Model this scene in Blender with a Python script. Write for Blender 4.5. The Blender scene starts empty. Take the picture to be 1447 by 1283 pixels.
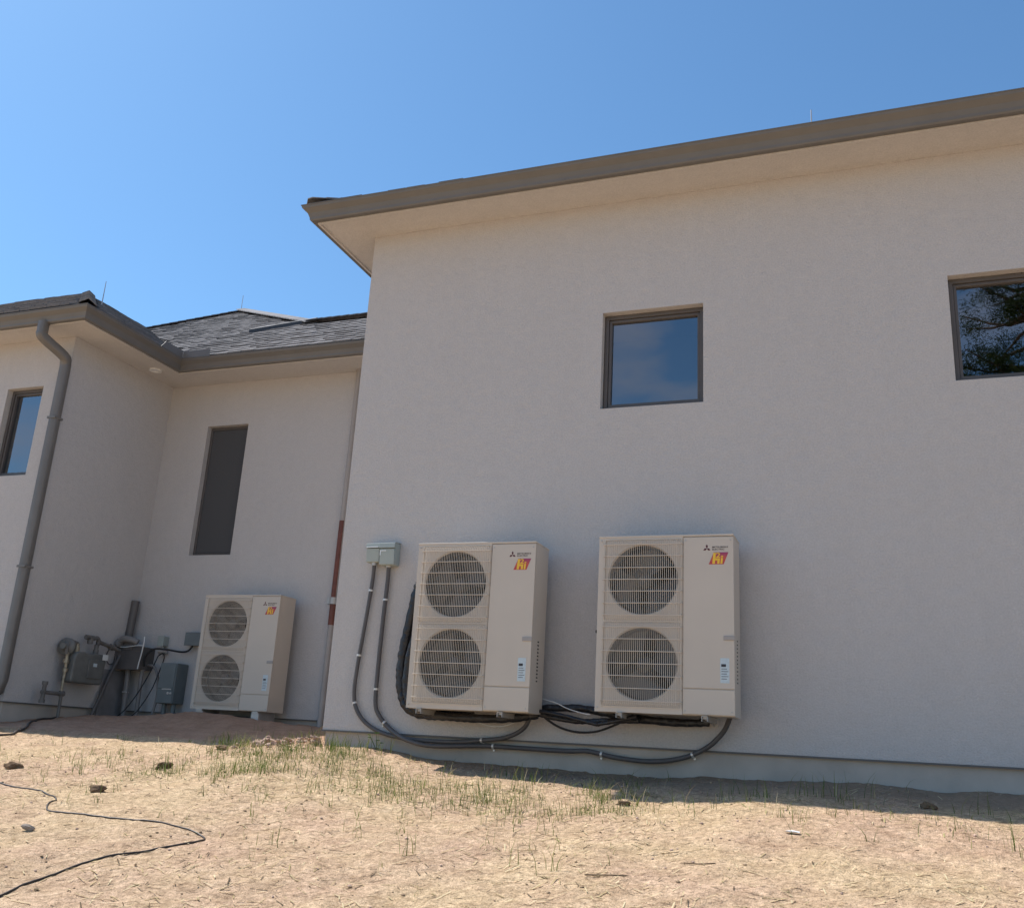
import bpy, bmesh, math, random
import numpy as np
from mathutils import Vector, Matrix, noise

R = math.radians
rnd = random.Random(7)
S = bpy.context.scene
COL = S.collection

# ------------------------------------------------------------------ camera, sky, sun, exposure
YAW, PITCH, ROLL = 0.37176, 0.29294, 0.05788
cam_d = bpy.data.cameras.new('camera')
cam = bpy.data.objects.new('camera', cam_d)
COL.objects.link(cam)
fw = Vector((-math.sin(YAW) * math.cos(PITCH), math.cos(YAW) * math.cos(PITCH), math.sin(PITCH)))
rt = Vector((math.cos(YAW), math.sin(YAW), 0))
up = rt.cross(fw)
r2 = rt * math.cos(ROLL) + up * math.sin(ROLL)
u2 = up * math.cos(ROLL) - rt * math.sin(ROLL)
cam.matrix_world = Matrix(((r2.x, u2.x, -fw.x, 4.6828), (r2.y, u2.y, -fw.y, -7.7924),
                           (r2.z, u2.z, -fw.z, -0.0633), (0, 0, 0, 1)))
cam_d.sensor_fit = 'HORIZONTAL'
cam_d.sensor_width = 36.0
cam_d.lens = 1372.89 / 1447 * 36.0
cam_d.clip_start = 0.05
cam_d.clip_end = 2000
S.camera = cam

SUN_EL, SUN_BEHIND = 57.0, 8.0            # sun from the left, a little behind the near wall
W = bpy.data.worlds.new('World')
S.world = W
W.use_nodes = True
wn = W.node_tree
bg = wn.nodes['Background']
sky = wn.nodes.new('ShaderNodeTexSky')
sky.sky_type = 'NISHITA'
sky.sun_disc = False
sky.sun_elevation = R(SUN_EL)
sky.sun_rotation = R(-(90 - SUN_BEHIND))
sky.air_density = 1.0
sky.dust_density = 0.6
sky.ozone_density = 1.6
sky.altitude = 50
tint = wn.nodes.new('ShaderNodeMix'); tint.data_type = 'RGBA'; tint.blend_type = 'MULTIPLY'; tint.inputs[0].default_value = 1.0
tint.inputs[7].default_value = (.64, .92, 1.06, 1)      # the camera's cool daylight balance
wn.links.new(sky.outputs[0], tint.inputs[6])
wtc = wn.nodes.new('ShaderNodeTexCoord'); wsp = wn.nodes.new('ShaderNodeSeparateXYZ'); wn.links.new(wtc.outputs['Generated'], wsp.inputs[0])
wno = wn.nodes.new('ShaderNodeTexNoise'); wno.inputs['Scale'].default_value = 3.4; wno.inputs['Detail'].default_value = 7; wno.inputs['Roughness'].default_value = .55
wmp = wn.nodes.new('ShaderNodeMapping'); wmp.inputs['Scale'].default_value = (1, 1, 2.2); wmp.inputs['Location'].default_value = (2.3, .2, 1.1)
wn.links.new(wtc.outputs['Generated'], wmp.inputs[0]); wn.links.new(wmp.outputs[0], wno.inputs['Vector'])
wra = wn.nodes.new('ShaderNodeMapRange'); wra.inputs[1].default_value = .50; wra.inputs[2].default_value = .68; wra.inputs[4].default_value = .75; wn.links.new(wno.outputs['Fac'], wra.inputs[0])
wba = wn.nodes.new('ShaderNodeMapRange'); wba.inputs[1].default_value = .15; wba.inputs[2].default_value = -.45; wba.inputs[3].default_value = 0; wba.inputs[4].default_value = 1; wn.links.new(wsp.outputs[1], wba.inputs[0])
wmu = wn.nodes.new('ShaderNodeMath'); wmu.operation = 'MULTIPLY'; wn.links.new(wra.outputs[0], wmu.inputs[0]); wn.links.new(wba.outputs[0], wmu.inputs[1])
wcl = wn.nodes.new('ShaderNodeMix'); wcl.data_type = 'RGBA'; wn.links.new(wmu.outputs[0], wcl.inputs[0]); wn.links.new(tint.outputs[2], wcl.inputs[6])
wcl.inputs[7].default_value = (4.2, 4.1, 4.4, 1)        # sunlit cumulus
wn.links.new(wcl.outputs[2], bg.inputs[0])
bg.inputs[1].default_value = 0.12

sl = bpy.data.lights.new('sun', 'SUN')
sl.energy = 4.6
sl.angle = R(0.53)
sl.color = (1.0, 0.955, 0.90)
sun = bpy.data.objects.new('sun', sl)
COL.objects.link(sun)
e, a = R(SUN_EL), R(SUN_BEHIND)
sdir = Vector((-math.cos(e) * math.cos(a), math.cos(e) * math.sin(a), math.sin(e)))
sun.rotation_euler = sdir.to_track_quat('Z', 'Y').to_euler()
sun.location = sdir * 60

S.view_settings.view_transform = 'Standard'
S.view_settings.look = 'None'
S.view_settings.gamma = 1.0
S.view_settings.use_curve_mapping = False
S.view_settings.exposure = 0.45
S.render.engine = 'CYCLES'
S.cycles.max_bounces = 8
S.cycles.transparent_max_bounces = 12

# ------------------------------------------------------------------ mesh helpers
class MB:
    def __init__(s):
        s.v = []; s.f = []; s.mi = []; s.sm = []
    def add(s, vs, fs, mi=0, smooth=False):
        b = len(s.v)
        s.v += [tuple(q) for q in vs]
        s.f += [tuple(i + b for i in f) for f in fs]
        s.mi += [mi] * len(fs); s.sm += [smooth] * len(fs)
        return s
    def box(s, x0, x1, y0, y1, z0, z1, mi=0, M=None):
        vs = [Vector((x, y, z)) for z in (z0, z1) for y in (y0, y1) for x in (x0, x1)]
        if M: vs = [M @ q for q in vs]
        return s.add(vs, [(0, 2, 3, 1), (4, 5, 7, 6), (0, 1, 5, 4), (2, 6, 7, 3), (0, 4, 6, 2), (1, 3, 7, 5)], mi)
    def quad(s, *p, mi=0):
        return s.add(p, [tuple(range(len(p)))], mi)
    def tube(s, path, r, n=8, mi=0, sec=None, up=None, cap=True, smooth=True):
        path = [Vector(p) for p in path]
        m = len(path)
        rs = r if isinstance(r, (list, tuple)) else [r] * m
        if sec is None: sec = [(math.cos(2 * math.pi * k / n), math.sin(2 * math.pi * k / n)) for k in range(n)]
        n = len(sec)
        vs = []; N = None
        for i, p in enumerate(path):
            t = (path[min(i + 1, m - 1)] - path[max(i - 1, 0)])
            if t.length < 1e-9: t = Vector((0, 0, 1))
            t.normalize()
            if N is None:
                h = Vector(up) if up else (Vector((0, 1, 0)) if abs(t.y) < .9 else Vector((1, 0, 0)))
                N = (h - t * h.dot(t)).normalized()
            else:
                N = (N - t * N.dot(t)).normalized()
            B = t.cross(N)
            k = 1.0
            if 0 < i < m - 1:
                a1 = (path[i] - path[i - 1]).normalized(); a2 = (path[i + 1] - path[i]).normalized()
                c = max(.5, math.sqrt(max(0.0, (1 + a1.dot(a2)) / 2))); k = 1 / c if sec and len(sec) <= 4 else 1.0
            vs += [p + (N * c0 + B * c1) * rs[i] * k for c0, c1 in sec]
        fs = [(i * n + k, i * n + (k + 1) % n, (i + 1) * n + (k + 1) % n, (i + 1) * n + k) for i in range(m - 1) for k in range(n)]
        s.add(vs, fs, mi, smooth)
        if cap: s.add(vs[:n], [tuple(range(n - 1, -1, -1))], mi); s.add(vs[-n:], [tuple(range(n))], mi)
        return s
    def cyl(s, p0, p1, r0, r1=None, n=16, mi=0, smooth=True):
        return s.tube([p0, p1], [r0, r0 if r1 is None else r1], n, mi, smooth=smooth)
    def lathe(s, prof, axis_o, axis, n=20, mi=0, smooth=True):
        """prof: list of (distance along axis, radius)"""
        o = Vector(axis_o); ax = Vector(axis).normalized()
        q = ax.orthogonal().normalized(); w = ax.cross(q)
        vs = [o + ax * t + (q * math.cos(2 * math.pi * k / n) + w * math.sin(2 * math.pi * k / n)) * r for t, r in prof for k in range(n)]
        fs = [(i * n + k, i * n + (k + 1) % n, (i + 1) * n + (k + 1) % n, (i + 1) * n + k) for i in range(len(prof) - 1) for k in range(n)]
        s.add(vs, fs, mi, smooth)
        s.add(vs[:n], [tuple(range(n - 1, -1, -1))], mi); s.add(vs[-n:], [tuple(range(n))], mi)
        return s
    def prism(s, pts, d0, d1, f, mi=0):
        """pts: 2-D polygon (a,b); f(a,d,b)->point"""
        n = len(pts)
        vs = [f(p[0], d0, p[1]) for p in pts] + [f(p[0], d1, p[1]) for p in pts]
        return s.add(vs, [tuple(range(n - 1, -1, -1)), tuple(range(n, 2 * n))] + [(k, (k + 1) % n, n + (k + 1) % n, n + k) for k in range(n)], mi)
    def ring(s, o, i, d0, d1, f, mi=0):
        """rectangular ring: o, i = (a0,a1,b0,b1)"""
        P = lambda r: [(r[0], r[2]), (r[1], r[2]), (r[1], r[3]), (r[0], r[3])]
        vs = [f(p[0], d, p[1]) for d in (d0, d1) for p in P(o) + P(i)]
        fs = []
        for k in range(4):
            j = (k + 1) % 4
            fs += [(k, j, 4 + j, 4 + k), (8 + k, 12 + k, 12 + j, 8 + j), (k, 8 + k, 8 + j, j), (4 + k, 4 + j, 12 + j, 12 + k)]
        return s.add(vs, fs, mi)
    def mesh(s, name, mats, fix=True):
        me = bpy.data.meshes.new(name)
        me.from_pydata(s.v, [], s.f)
        for m in (mats if isinstance(mats, (list, tuple)) else [mats]): me.materials.append(m)
        me.polygons.foreach_set('material_index', s.mi)
        me.polygons.foreach_set('use_smooth', s.sm)
        if fix:
            bm = bmesh.new(); bm.from_mesh(me); bmesh.ops.recalc_face_normals(bm, faces=bm.faces); bm.to_mesh(me); bm.free()
        me.update()
        return me
    def obj(s, name, mats, parent=None, bevel=0, fix=True):
        return put(name, s.mesh(name, mats, fix), parent, bevel)

def put(name, me, parent=None, bevel=0):
    o = bpy.data.objects.new(name, me)
    COL.objects.link(o)
    if parent is not None: o.parent = parent
    if bevel:
        b = o.modifiers.new('bevel', 'BEVEL'); b.width = bevel; b.segments = 2; b.limit_method = 'ANGLE'; b.angle_limit = R(40)
        b.harden_normals = False
    return o

def tag(o, label=None, cat=None, group=None, kind=None):
    if label: o['label'] = label
    if cat: o['category'] = cat
    if group: o['group'] = group
    if kind: o['kind'] = kind
    return o

def thing(name, label, cat, loc=(0, 0, 0), group=None):
    o = bpy.data.objects.new(name, None)
    COL.objects.link(o); o.location = loc; o.empty_display_size = .2
    return tag(o, label, cat, group)

def smooth_path(pts, sub=8):
    pts = [Vector(p) for p in pts]; out = []
    for i in range(len(pts) - 1):
        p0 = pts[max(i - 1, 0)]; p1 = pts[i]; p2 = pts[i + 1]; p3 = pts[min(i + 2, len(pts) - 1)]
        for k in range(sub):
            t = k / sub
            out.append(.5 * ((2 * p1) + (p2 - p0) * t + (2 * p0 - 5 * p1 + 4 * p2 - p3) * t * t + (3 * p1 - p0 - 3 * p2 + p3) * t ** 3))
    out.append(pts[-1])
    return out

# ------------------------------------------------------------------ materials
def mat(name, c, rough=.6, metal=0.0, spec=.5, var=0.0, vscale=6.0, bump=0.0, bscale=80.0, bdist=.004, c2=None, coat=0.0, v_stretch=None):
    m = bpy.data.materials.new(name); m.use_nodes = True
    nt = m.node_tree; b = nt.nodes['Principled BSDF']
    b.inputs['Base Color'].default_value = (*c, 1)
    b.inputs['Roughness'].default_value = rough
    b.inputs['Metallic'].default_value = metal
    b.inputs['Specular IOR Level'].default_value = spec
    if coat: b.inputs['Coat Weight'].default_value = coat
    tc = nt.nodes.new('ShaderNodeTexCoord')
    if var or c2:
        n = nt.nodes.new('ShaderNodeTexNoise'); n.inputs['Scale'].default_value = vscale; n.inputs['Detail'].default_value = 5
        if v_stretch:
            mp = nt.nodes.new('ShaderNodeMapping'); mp.inputs['Scale'].default_value = v_stretch
            nt.links.new(tc.outputs['Object'], mp.inputs[0]); nt.links.new(mp.outputs[0], n.inputs['Vector'])
        else: nt.links.new(tc.outputs['Object'], n.inputs['Vector'])
        cr = nt.nodes.new('ShaderNodeValToRGB')
        lo = tuple(x * (1 - var) for x in c) if not c2 else c
        hi = tuple(min(1, x * (1 + var)) for x in c) if not c2 else c2
        cr.color_ramp.elements[0].position = .32; cr.color_ramp.elements[1].position = .68
        cr.color_ramp.elements[0].color = (*lo, 1); cr.color_ramp.elements[1].color = (*hi, 1)
        nt.links.new(n.outputs['Fac'], cr.inputs[0]); nt.links.new(cr.outputs[0], b.inputs['Base Color'])
    if bump:
        n2 = nt.nodes.new('ShaderNodeTexNoise'); n2.inputs['Scale'].default_value = bscale; n2.inputs['Detail'].default_value = 4
        nt.links.new(tc.outputs['Object'], n2.inputs['Vector'])
        bp = nt.nodes.new('ShaderNodeBump'); bp.inputs['Strength'].default_value = bump; bp.inputs['Distance'].default_value = bdist
        nt.links.new(n2.outputs['Fac'], bp.inputs['Height']); nt.links.new(bp.outputs[0], b.inputs['Normal'])
    return m

def island_var(m, amt=.25, hue=0.0):
    """each separate mesh island / object gets its own tone"""
    nt = m.node_tree; b = nt.nodes['Principled BSDF']
    oi = nt.nodes.new('ShaderNodeObjectInfo'); g = nt.nodes.new('ShaderNodeNewGeometry')
    ad = nt.nodes.new('ShaderNodeMath'); ad.operation = 'ADD'
    nt.links.new(oi.outputs['Random'], ad.inputs[0]); nt.links.new(g.outputs['Random Per Island'], ad.inputs[1])
    fr = nt.nodes.new('ShaderNodeMath'); fr.operation = 'FRACT'; nt.links.new(ad.outputs[0], fr.inputs[0])
    mr = nt.nodes.new('ShaderNodeMapRange'); mr.inputs[3].default_value = 1 - amt; mr.inputs[4].default_value = 1 + amt
    nt.links.new(fr.outputs[0], mr.inputs[0])
    hs = nt.nodes.new('ShaderNodeHueSaturation')
    nt.links.new(mr.outputs[0], hs.inputs['Value'])
    if b.inputs['Base Color'].links:
        nt.links.new(b.inputs['Base Color'].links[0].from_socket, hs.inputs['Color'])
    else: hs.inputs['Color'].default_value = b.inputs['Base Color'].default_value
    nt.links.new(hs.outputs[0], b.inputs['Base Color'])
    return m

M = {}
# stucco: fine sand float finish with faint trowel mottling and light dirt streaks
def stucco(name, c):
    m = mat(name, c, rough=.9, spec=.2, var=.02, vscale=14)
    nt = m.node_tree; b = nt.nodes['Principled BSDF']
    tc = nt.nodes.new('ShaderNodeTexCoord')
    n1 = nt.nodes.new('ShaderNodeTexNoise'); n1.inputs['Scale'].default_value = 85; n1.inputs['Detail'].default_value = 3
    n2 = nt.nodes.new('ShaderNodeTexNoise'); n2.inputs['Scale'].default_value = 7; n2.inputs['Detail'].default_value = 6
    nt.links.new(tc.outputs['Object'], n1.inputs['Vector']); nt.links.new(tc.outputs['Object'], n2.inputs['Vector'])
    mx = nt.nodes.new('ShaderNodeMath'); mx.operation = 'MULTIPLY_ADD'; mx.inputs[1].default_value = 2.5
    nt.links.new(n2.outputs['Fac'], mx.inputs[0]); nt.links.new(n1.outputs['Fac'], mx.inputs[2])
    bp = nt.nodes.new('ShaderNodeBump'); bp.inputs['Strength'].default_value = .9; bp.inputs['Distance'].default_value = .006
    nt.links.new(mx.outputs[0], bp.inputs['Height']); nt.links.new(bp.outputs[0], b.inputs['Normal'])
    n3 = nt.nodes.new('ShaderNodeTexNoise'); n3.inputs['Scale'].default_value = 70; n3.inputs['Detail'].default_value = 3; nt.links.new(tc.outputs['Object'], n3.inputs['Vector'])
    n4 = nt.nodes.new('ShaderNodeTexNoise'); n4.inputs['Scale'].default_value = 2.2; n4.inputs['Detail'].default_value = 5
    mp = nt.nodes.new('ShaderNodeMapping'); mp.inputs['Scale'].default_value = (1.6, 1.6, .6); nt.links.new(tc.outputs['Object'], mp.inputs[0]); nt.links.new(mp.outputs[0], n4.inputs['Vector'])
    v1 = nt.nodes.new('ShaderNodeMapRange'); v1.inputs[1].default_value = .3; v1.inputs[2].default_value = .7; v1.inputs[3].default_value = .93; v1.inputs[4].default_value = 1.07; nt.links.new(n3.outputs['Fac'], v1.inputs[0])
    v2 = nt.nodes.new('ShaderNodeMapRange'); v2.inputs[1].default_value = .3; v2.inputs[2].default_value = .7; v2.inputs[3].default_value = .985; v2.inputs[4].default_value = 1.012; nt.links.new(n4.outputs['Fac'], v2.inputs[0])
    vm = nt.nodes.new('ShaderNodeMath'); vm.operation = 'MULTIPLY'; nt.links.new(v1.outputs[0], vm.inputs[0]); nt.links.new(v2.outputs[0], vm.inputs[1])
    hs = nt.nodes.new('ShaderNodeHueSaturation'); nt.links.new(vm.outputs[0], hs.inputs['Value'])
    nt.links.new(b.inputs['Base Color'].links[0].from_socket, hs.inputs['Color']); nt.links.new(hs.outputs[0], b.inputs['Base Color'])
    return m
M['stucco'] = stucco('stucco', (.515, .49, .475))
M['soffit'] = stucco('soffit_stucco', (.56, .53, .50))
M['concrete'] = mat('foundation_concrete', (.44, .395, .35), .9, spec=.2, var=.12, vscale=3, bump=.4, bscale=60)
M['gutter'] = mat('gutter_paint', (.145, .136, .125), .45, var=.06, vscale=4, bump=.08, bscale=14, bdist=.01)
M['downspout'] = mat('downspout_paint', (.16, .15, .14), .45, var=.08, vscale=5)
M['frame'] = mat('window_frame_metal', (.10, .088, .082), .45, var=.08)
M['screed'] = mat('galvanised_screed', (.12, .115, .11), .6)
M['screen'] = mat('solar_screen', (.075, .075, .078), .7, spec=.3, bump=.3, bscale=900, bdist=.0006)
M['shingle'] = island_var(mat('asphalt_shingle', (.205, .195, .195),   .95, spec=.15, var=.16, vscale=22, bump=.5, bscale=500, bdist=.002), .24)
M['roofdeck'] = mat('roof_underlay', (.035, .034, .034), .95, spec=.1)
M['ridge_shade'] = mat('ridge_shade_dark', (.06, .06, .065), .5, metal=.3)  # dark tone of the painted shadow line at the far ridge
M['hipcap'] = island_var(mat('hip_shingle', (.24, .23, .23), .95, spec=.15, var=.2, vscale=60), .2)
M['interior'] = mat('interior_paint', (.78, .76, .72), .8)
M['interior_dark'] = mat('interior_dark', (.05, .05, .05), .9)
M['white'] = mat('white_trim_paint', (.75, .75, .73), .6)
M['beige'] = mat('unit_enamel', (.565, .495, .42), .42, var=.02, vscale=3, bump=.04, bscale=6, bdist=.01)
M['beige2'] = mat('unit_enamel_side', (.54, .47, .40), .42, var=.02, vscale=3)
M['wire'] = mat('guard_wire', (.64, .565, .48), .4)
M['shroud'] = mat('fan_shroud', (.07, .063, .056), .6)
M['coil'] = mat('coil_fins', (.018, .017, .016), .55, metal=.4, var=.2, vscale=40)
M['fan'] = mat('fan_plastic', (.05, .047, .044), .5)
M['handle'] = mat('grip_plastic', (.36, .33, .31), .6)
M['black'] = mat('black_rubber', (.012, .012, .014), .55, bump=.5, bscale=60, bdist=.004)
M['wrap'] = mat('black_tape_wrap', (.014, .014, .017), .35, bump=.9, bscale=22, bdist=.02)
M['vent'] = mat('dark_slot', (.03, .03, .03), .8)
M['label'] = mat('label_film', (.52, .60, .64), .35, var=.06, vscale=60)
M['ink'] = mat('dark_ink', (.035, .03, .035), .5)
M['logo_red'] = mat('emblem_print', (.09, .012, .02), .45)
M['yellow'] = mat('badge_yellow', (.85, .52, .04), .45)
M['greybox'] = mat('grey_enamel', (.33, .37, .35), .45, var=.06, vscale=5)
M['greylight'] = mat('pale_edge_metal', (.78, .8, .8), .35)
M['conduit'] = mat('grey_conduit', (.085, .08, .082), .5, var=.1, vscale=8)
M['clip'] = mat('zinc_clip', (.62, .6, .58), .35, metal=.4)
M['galv'] = mat('galvanised_steel', (.46, .44, .42), .45, metal=.4, var=.1)
M['gas'] = mat('gas_meter_grey', (.15, .15, .14), .5, var=.15, vscale=9)
M['gaspipe'] = mat('gas_pipe_grey', (.14, .13, .12), .55, var=.2, vscale=12)
M['brass'] = mat('weathered_brass', (.35, .30, .22), .45, metal=.4, var=.25, vscale=30)
M['trough'] = mat('wireway_grey', (.115, .105, .10), .5, var=.12)
M['pvc'] = mat('pvc_grey', (.21, .195, .185), .5, var=.1)
M['board'] = mat('weathered_board', (.21, .20, .20), .85, var=.2, vscale=5)
M['blueg'] = mat('cabinet_bluegrey', (.16, .185, .19), .5, var=.1, vscale=6)
M['whitewire'] = mat('white_wire', (.7, .7, .68), .5)
M['red'] = mat('red_primer', (.15, .045, .03), .55, var=.2, vscale=14)
M['painted_pipe'] = mat('painted_pipe', (.36, .33, .31), .7, var=.05)
M['bark'] = mat('pine_bark', (.10, .07, .05), .95, var=.35, vscale=8, bump=.8, bscale=25, bdist=.03)
M['rock'] = island_var(mat('broken_stucco_rubble', (.42, .30, .24), .95, spec=.1, var=.15, vscale=20, bump=.6, bscale=60), .3)
M['clod'] = island_var(mat('dirt_clod', (.17, .115, .075), .98, spec=.05, var=.25, vscale=30, bump=.8, bscale=80), .2)
M['crumb'] = island_var(mat('soil_crumb', (.40, .29, .19), .98, spec=.05, var=.25, vscale=30), .35)
M['stone'] = mat('grey_stone', (.36, .30, .25), .9, spec=.1, var=.2, vscale=25, bump=.6, bscale=60)
M['cable'] = mat('cable_jacket', (.045, .036, .032), .5)

def badge_mat():
    m = mat('badge_print', (.5, .1, .05), .45)
    nt = m.node_tree; b = nt.nodes['Principled BSDF']
    tc = nt.nodes.new('ShaderNodeTexCoord'); sp = nt.nodes.new('ShaderNodeSeparateXYZ'); nt.links.new(tc.outputs['Generated'], sp.inputs[0])
    cr = nt.nodes.new('ShaderNodeValToRGB'); cr.color_ramp.elements[0].color = (.46, .05, .06, 1); cr.color_ramp.elements[1].color = (.30, .035, .13, 1)
    el = cr.color_ramp.elements.new(.5); el.color = (.55, .09, .06, 1)
    nt.links.new(sp.outputs[2], cr.inputs[0]); nt.links.new(cr.outputs[0], b.inputs['Base Color'])
    return m
M['badge'] = badge_mat()

def leafy(name, c1, c2, trans=.35):
    m = bpy.data.materials.new(name); m.use_nodes = True
    nt = m.node_tree; nt.nodes.clear()
    out = nt.nodes.new('ShaderNodeOutputMaterial'); d = nt.nodes.new('ShaderNodeBsdfDiffuse'); t = nt.nodes.new('ShaderNodeBsdfTranslucent')
    mx = nt.nodes.new('ShaderNodeMixShader'); mx.inputs[0].default_value = trans
    g = nt.nodes.new('ShaderNodeNewGeometry'); cr = nt.nodes.new('ShaderNodeValToRGB')
    cr.color_ramp.elements[0].color = (*c1, 1); cr.color_ramp.elements[1].color = (*c2, 1)
    nt.links.new(g.outputs['Random Per Island'], cr.inputs[0])
    nt.links.new(cr.outputs[0], d.inputs[0]); nt.links.new(cr.outputs[0], t.inputs[0])
    nt.links.new(d.outputs[0], mx.inputs[1]); nt.links.new(t.outputs[0], mx.inputs[2]); nt.links.new(mx.outputs[0], out.inputs[0])
    return m
M['grass'] = leafy('grass_blade', (.075, .125, .03), (.25, .27, .09))
M['straw'] = leafy('straw', (.46, .36, .19), (.74, .64, .42), .2)
M['litter'] = leafy('dark_litter', (.10, .075, .05), (.24, .18, .12), .05)
M['drygrass'] = leafy('flattened_grass', (.24, .25, .10), (.46, .42, .20), .2)
M['needle'] = leafy('pine_needles', (.018, .035, .012), (.06, .075, .025), .25)
M['weed'] = leafy('weed_leaf', (.06, .13, .03), (.12, .2, .06))

def glass_mat(name, tint, refl):
    m = bpy.data.materials.new(name); m.use_nodes = True
    nt = m.node_tree; nt.nodes.clear()
    out = nt.nodes.new('ShaderNodeOutputMaterial'); g = nt.nodes.new('ShaderNodeBsdfGlossy'); t = nt.nodes.new('ShaderNodeBsdfTransparent')
    g.inputs['Roughness'].default_value = .0; g.inputs['Color'].default_value = (.93, .95, 1, 1)
    t.inputs[0].default_value = (*tint, 1)
    fr = nt.nodes.new('ShaderNodeFresnel'); fr.inputs[0].default_value = 1.5
    ad = nt.nodes.new('ShaderNodeMath'); ad.operation = 'ADD'; ad.use_clamp = True; ad.inputs[1].default_value = refl
    nt.links.new(fr.outputs[0], ad.inputs[0])
    mx = nt.nodes.new('ShaderNodeMixShader'); nt.links.new(ad.outputs[0], mx.inputs[0])
    nt.links.new(t.outputs[0], mx.inputs[1]); nt.links.new(g.outputs[0], mx.inputs[2]); nt.links.new(mx.outputs[0], out.inputs[0])
    return m
M['glass'] = glass_mat('coated_glass', (.62, .78, .80), .2)

# ground: sandy tan with pinkish clay patches, reddish near the far wing, pale straw bleached band
def ground_mat():
    m = bpy.data.materials.new('sandy_soil'); m.use_nodes = True
    nt = m.node_tree; b = nt.nodes['Principled BSDF']
    b.inputs['Roughness'].default_value = .97; b.inputs['Specular IOR Level'].default_value = .1
    L = nt.links.new; N = nt.nodes.new
    tc = N('ShaderNodeTexCoord')
    def nz(sc, det=6, rough=.6):
        n = N('ShaderNodeTexNoise'); n.inputs['Scale'].default_value = sc; n.inputs['Detail'].default_value = det; n.inputs['Roughness'].default_value = rough
        L(tc.outputs['Object'], n.inputs['Vector']); return n
    def ramp(src, p0, p1, c0=(0, 0, 0), c1=(1, 1, 1)):
        r = N('ShaderNodeValToRGB'); r.color_ramp.elements[0].position = p0; r.color_ramp.elements[1].position = p1
        r.color_ramp.elements[0].color = (*c0, 1); r.color_ramp.elements[1].color = (*c1, 1); L(src, r.inputs[0]); return r
    def mix(f, c0, c1, mode='MIX'):
        x = N('ShaderNodeMix'); x.data_type = 'RGBA'; x.blend_type = mode
        if isinstance(f, float): x.inputs[0].default_value = f
        else: L(f, x.inputs[0])
        for i, c in ((6, c0), (7, c1)):
            if isinstance(c, tuple): x.inputs[i].default_value = (*c, 1)
            else: L(c, x.inputs[i])
        return x.outputs[2]
    big = ramp(nz(.9, 4).outputs['Fac'], .40, .62)
    base = mix(big.outputs[0], (.66, .505, .345), (.63, .455, .34))
    mid = ramp(nz(5.5, 6, .65).outputs['Fac'], .30, .62, (.78, .74, .70), (1.06, 1.055, 1.04))
    base = mix(1.0, base, mid.outputs[0], 'MULTIPLY')
    fine = ramp(nz(28, 8, .7).outputs['Fac'], .34, .66, (.60, .57, .53), (1.25, 1.23, 1.18))
    base = mix(1.0, base, fine.outputs[0], 'MULTIPLY')
    grit = ramp(nz(140, 3, .6).outputs['Fac'], .30, .48, (.42, .38, .33), (1.03, 1.03, 1.02))
    base = mix(1.0, base, grit.outputs[0], 'MULTIPLY')
    # darker red clay along the far wing
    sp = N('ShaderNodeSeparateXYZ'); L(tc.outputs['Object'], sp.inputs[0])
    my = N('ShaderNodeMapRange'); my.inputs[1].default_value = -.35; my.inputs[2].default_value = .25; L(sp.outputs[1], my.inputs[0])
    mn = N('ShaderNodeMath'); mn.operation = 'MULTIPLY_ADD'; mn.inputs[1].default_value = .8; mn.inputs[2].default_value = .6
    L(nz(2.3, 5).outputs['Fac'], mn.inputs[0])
    mf = N('ShaderNodeMath'); mf.operation = 'MULTIPLY'; mf.use_clamp = True; L(my.outputs[0], mf.inputs[0]); L(mn.outputs[0], mf.inputs[1])
    clay = mix(1.0, mid.outputs[0], mix(fine.outputs[0], (.29, .165, .115), (.50, .32, .225)), 'MULTIPLY')
    base = mix(mf.outputs[0], base, clay)
    # darker brown strip in the soil colour along the foundation of the near wall
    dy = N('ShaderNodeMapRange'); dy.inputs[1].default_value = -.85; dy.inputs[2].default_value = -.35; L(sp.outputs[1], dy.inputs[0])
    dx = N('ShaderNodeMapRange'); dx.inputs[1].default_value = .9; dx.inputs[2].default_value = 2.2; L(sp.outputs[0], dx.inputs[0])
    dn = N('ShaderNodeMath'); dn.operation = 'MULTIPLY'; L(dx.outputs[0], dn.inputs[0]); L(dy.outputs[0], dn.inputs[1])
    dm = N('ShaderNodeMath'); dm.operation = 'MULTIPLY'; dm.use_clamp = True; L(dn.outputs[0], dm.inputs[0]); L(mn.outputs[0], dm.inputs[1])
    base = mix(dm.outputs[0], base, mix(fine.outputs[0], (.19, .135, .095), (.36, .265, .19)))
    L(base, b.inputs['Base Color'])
    bp = N('ShaderNodeBump'); bp.inputs['Strength'].default_value = 1.0; bp.inputs['Distance'].default_value = .035
    bp2 = N('ShaderNodeBump'); bp2.inputs['Strength'].default_value = .9; bp2.inputs['Distance'].default_value = .010
    L(nz(16, 7, .65).outputs['Fac'], bp.inputs['Height']); L(nz(110, 4, .6).outputs['Fac'], bp2.inputs['Height'])
    L(bp.outputs[0], bp2.inputs['Normal']); L(bp2.outputs[0], b.inputs['Normal'])
    return m
M['soil'] = ground_mat()

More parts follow.
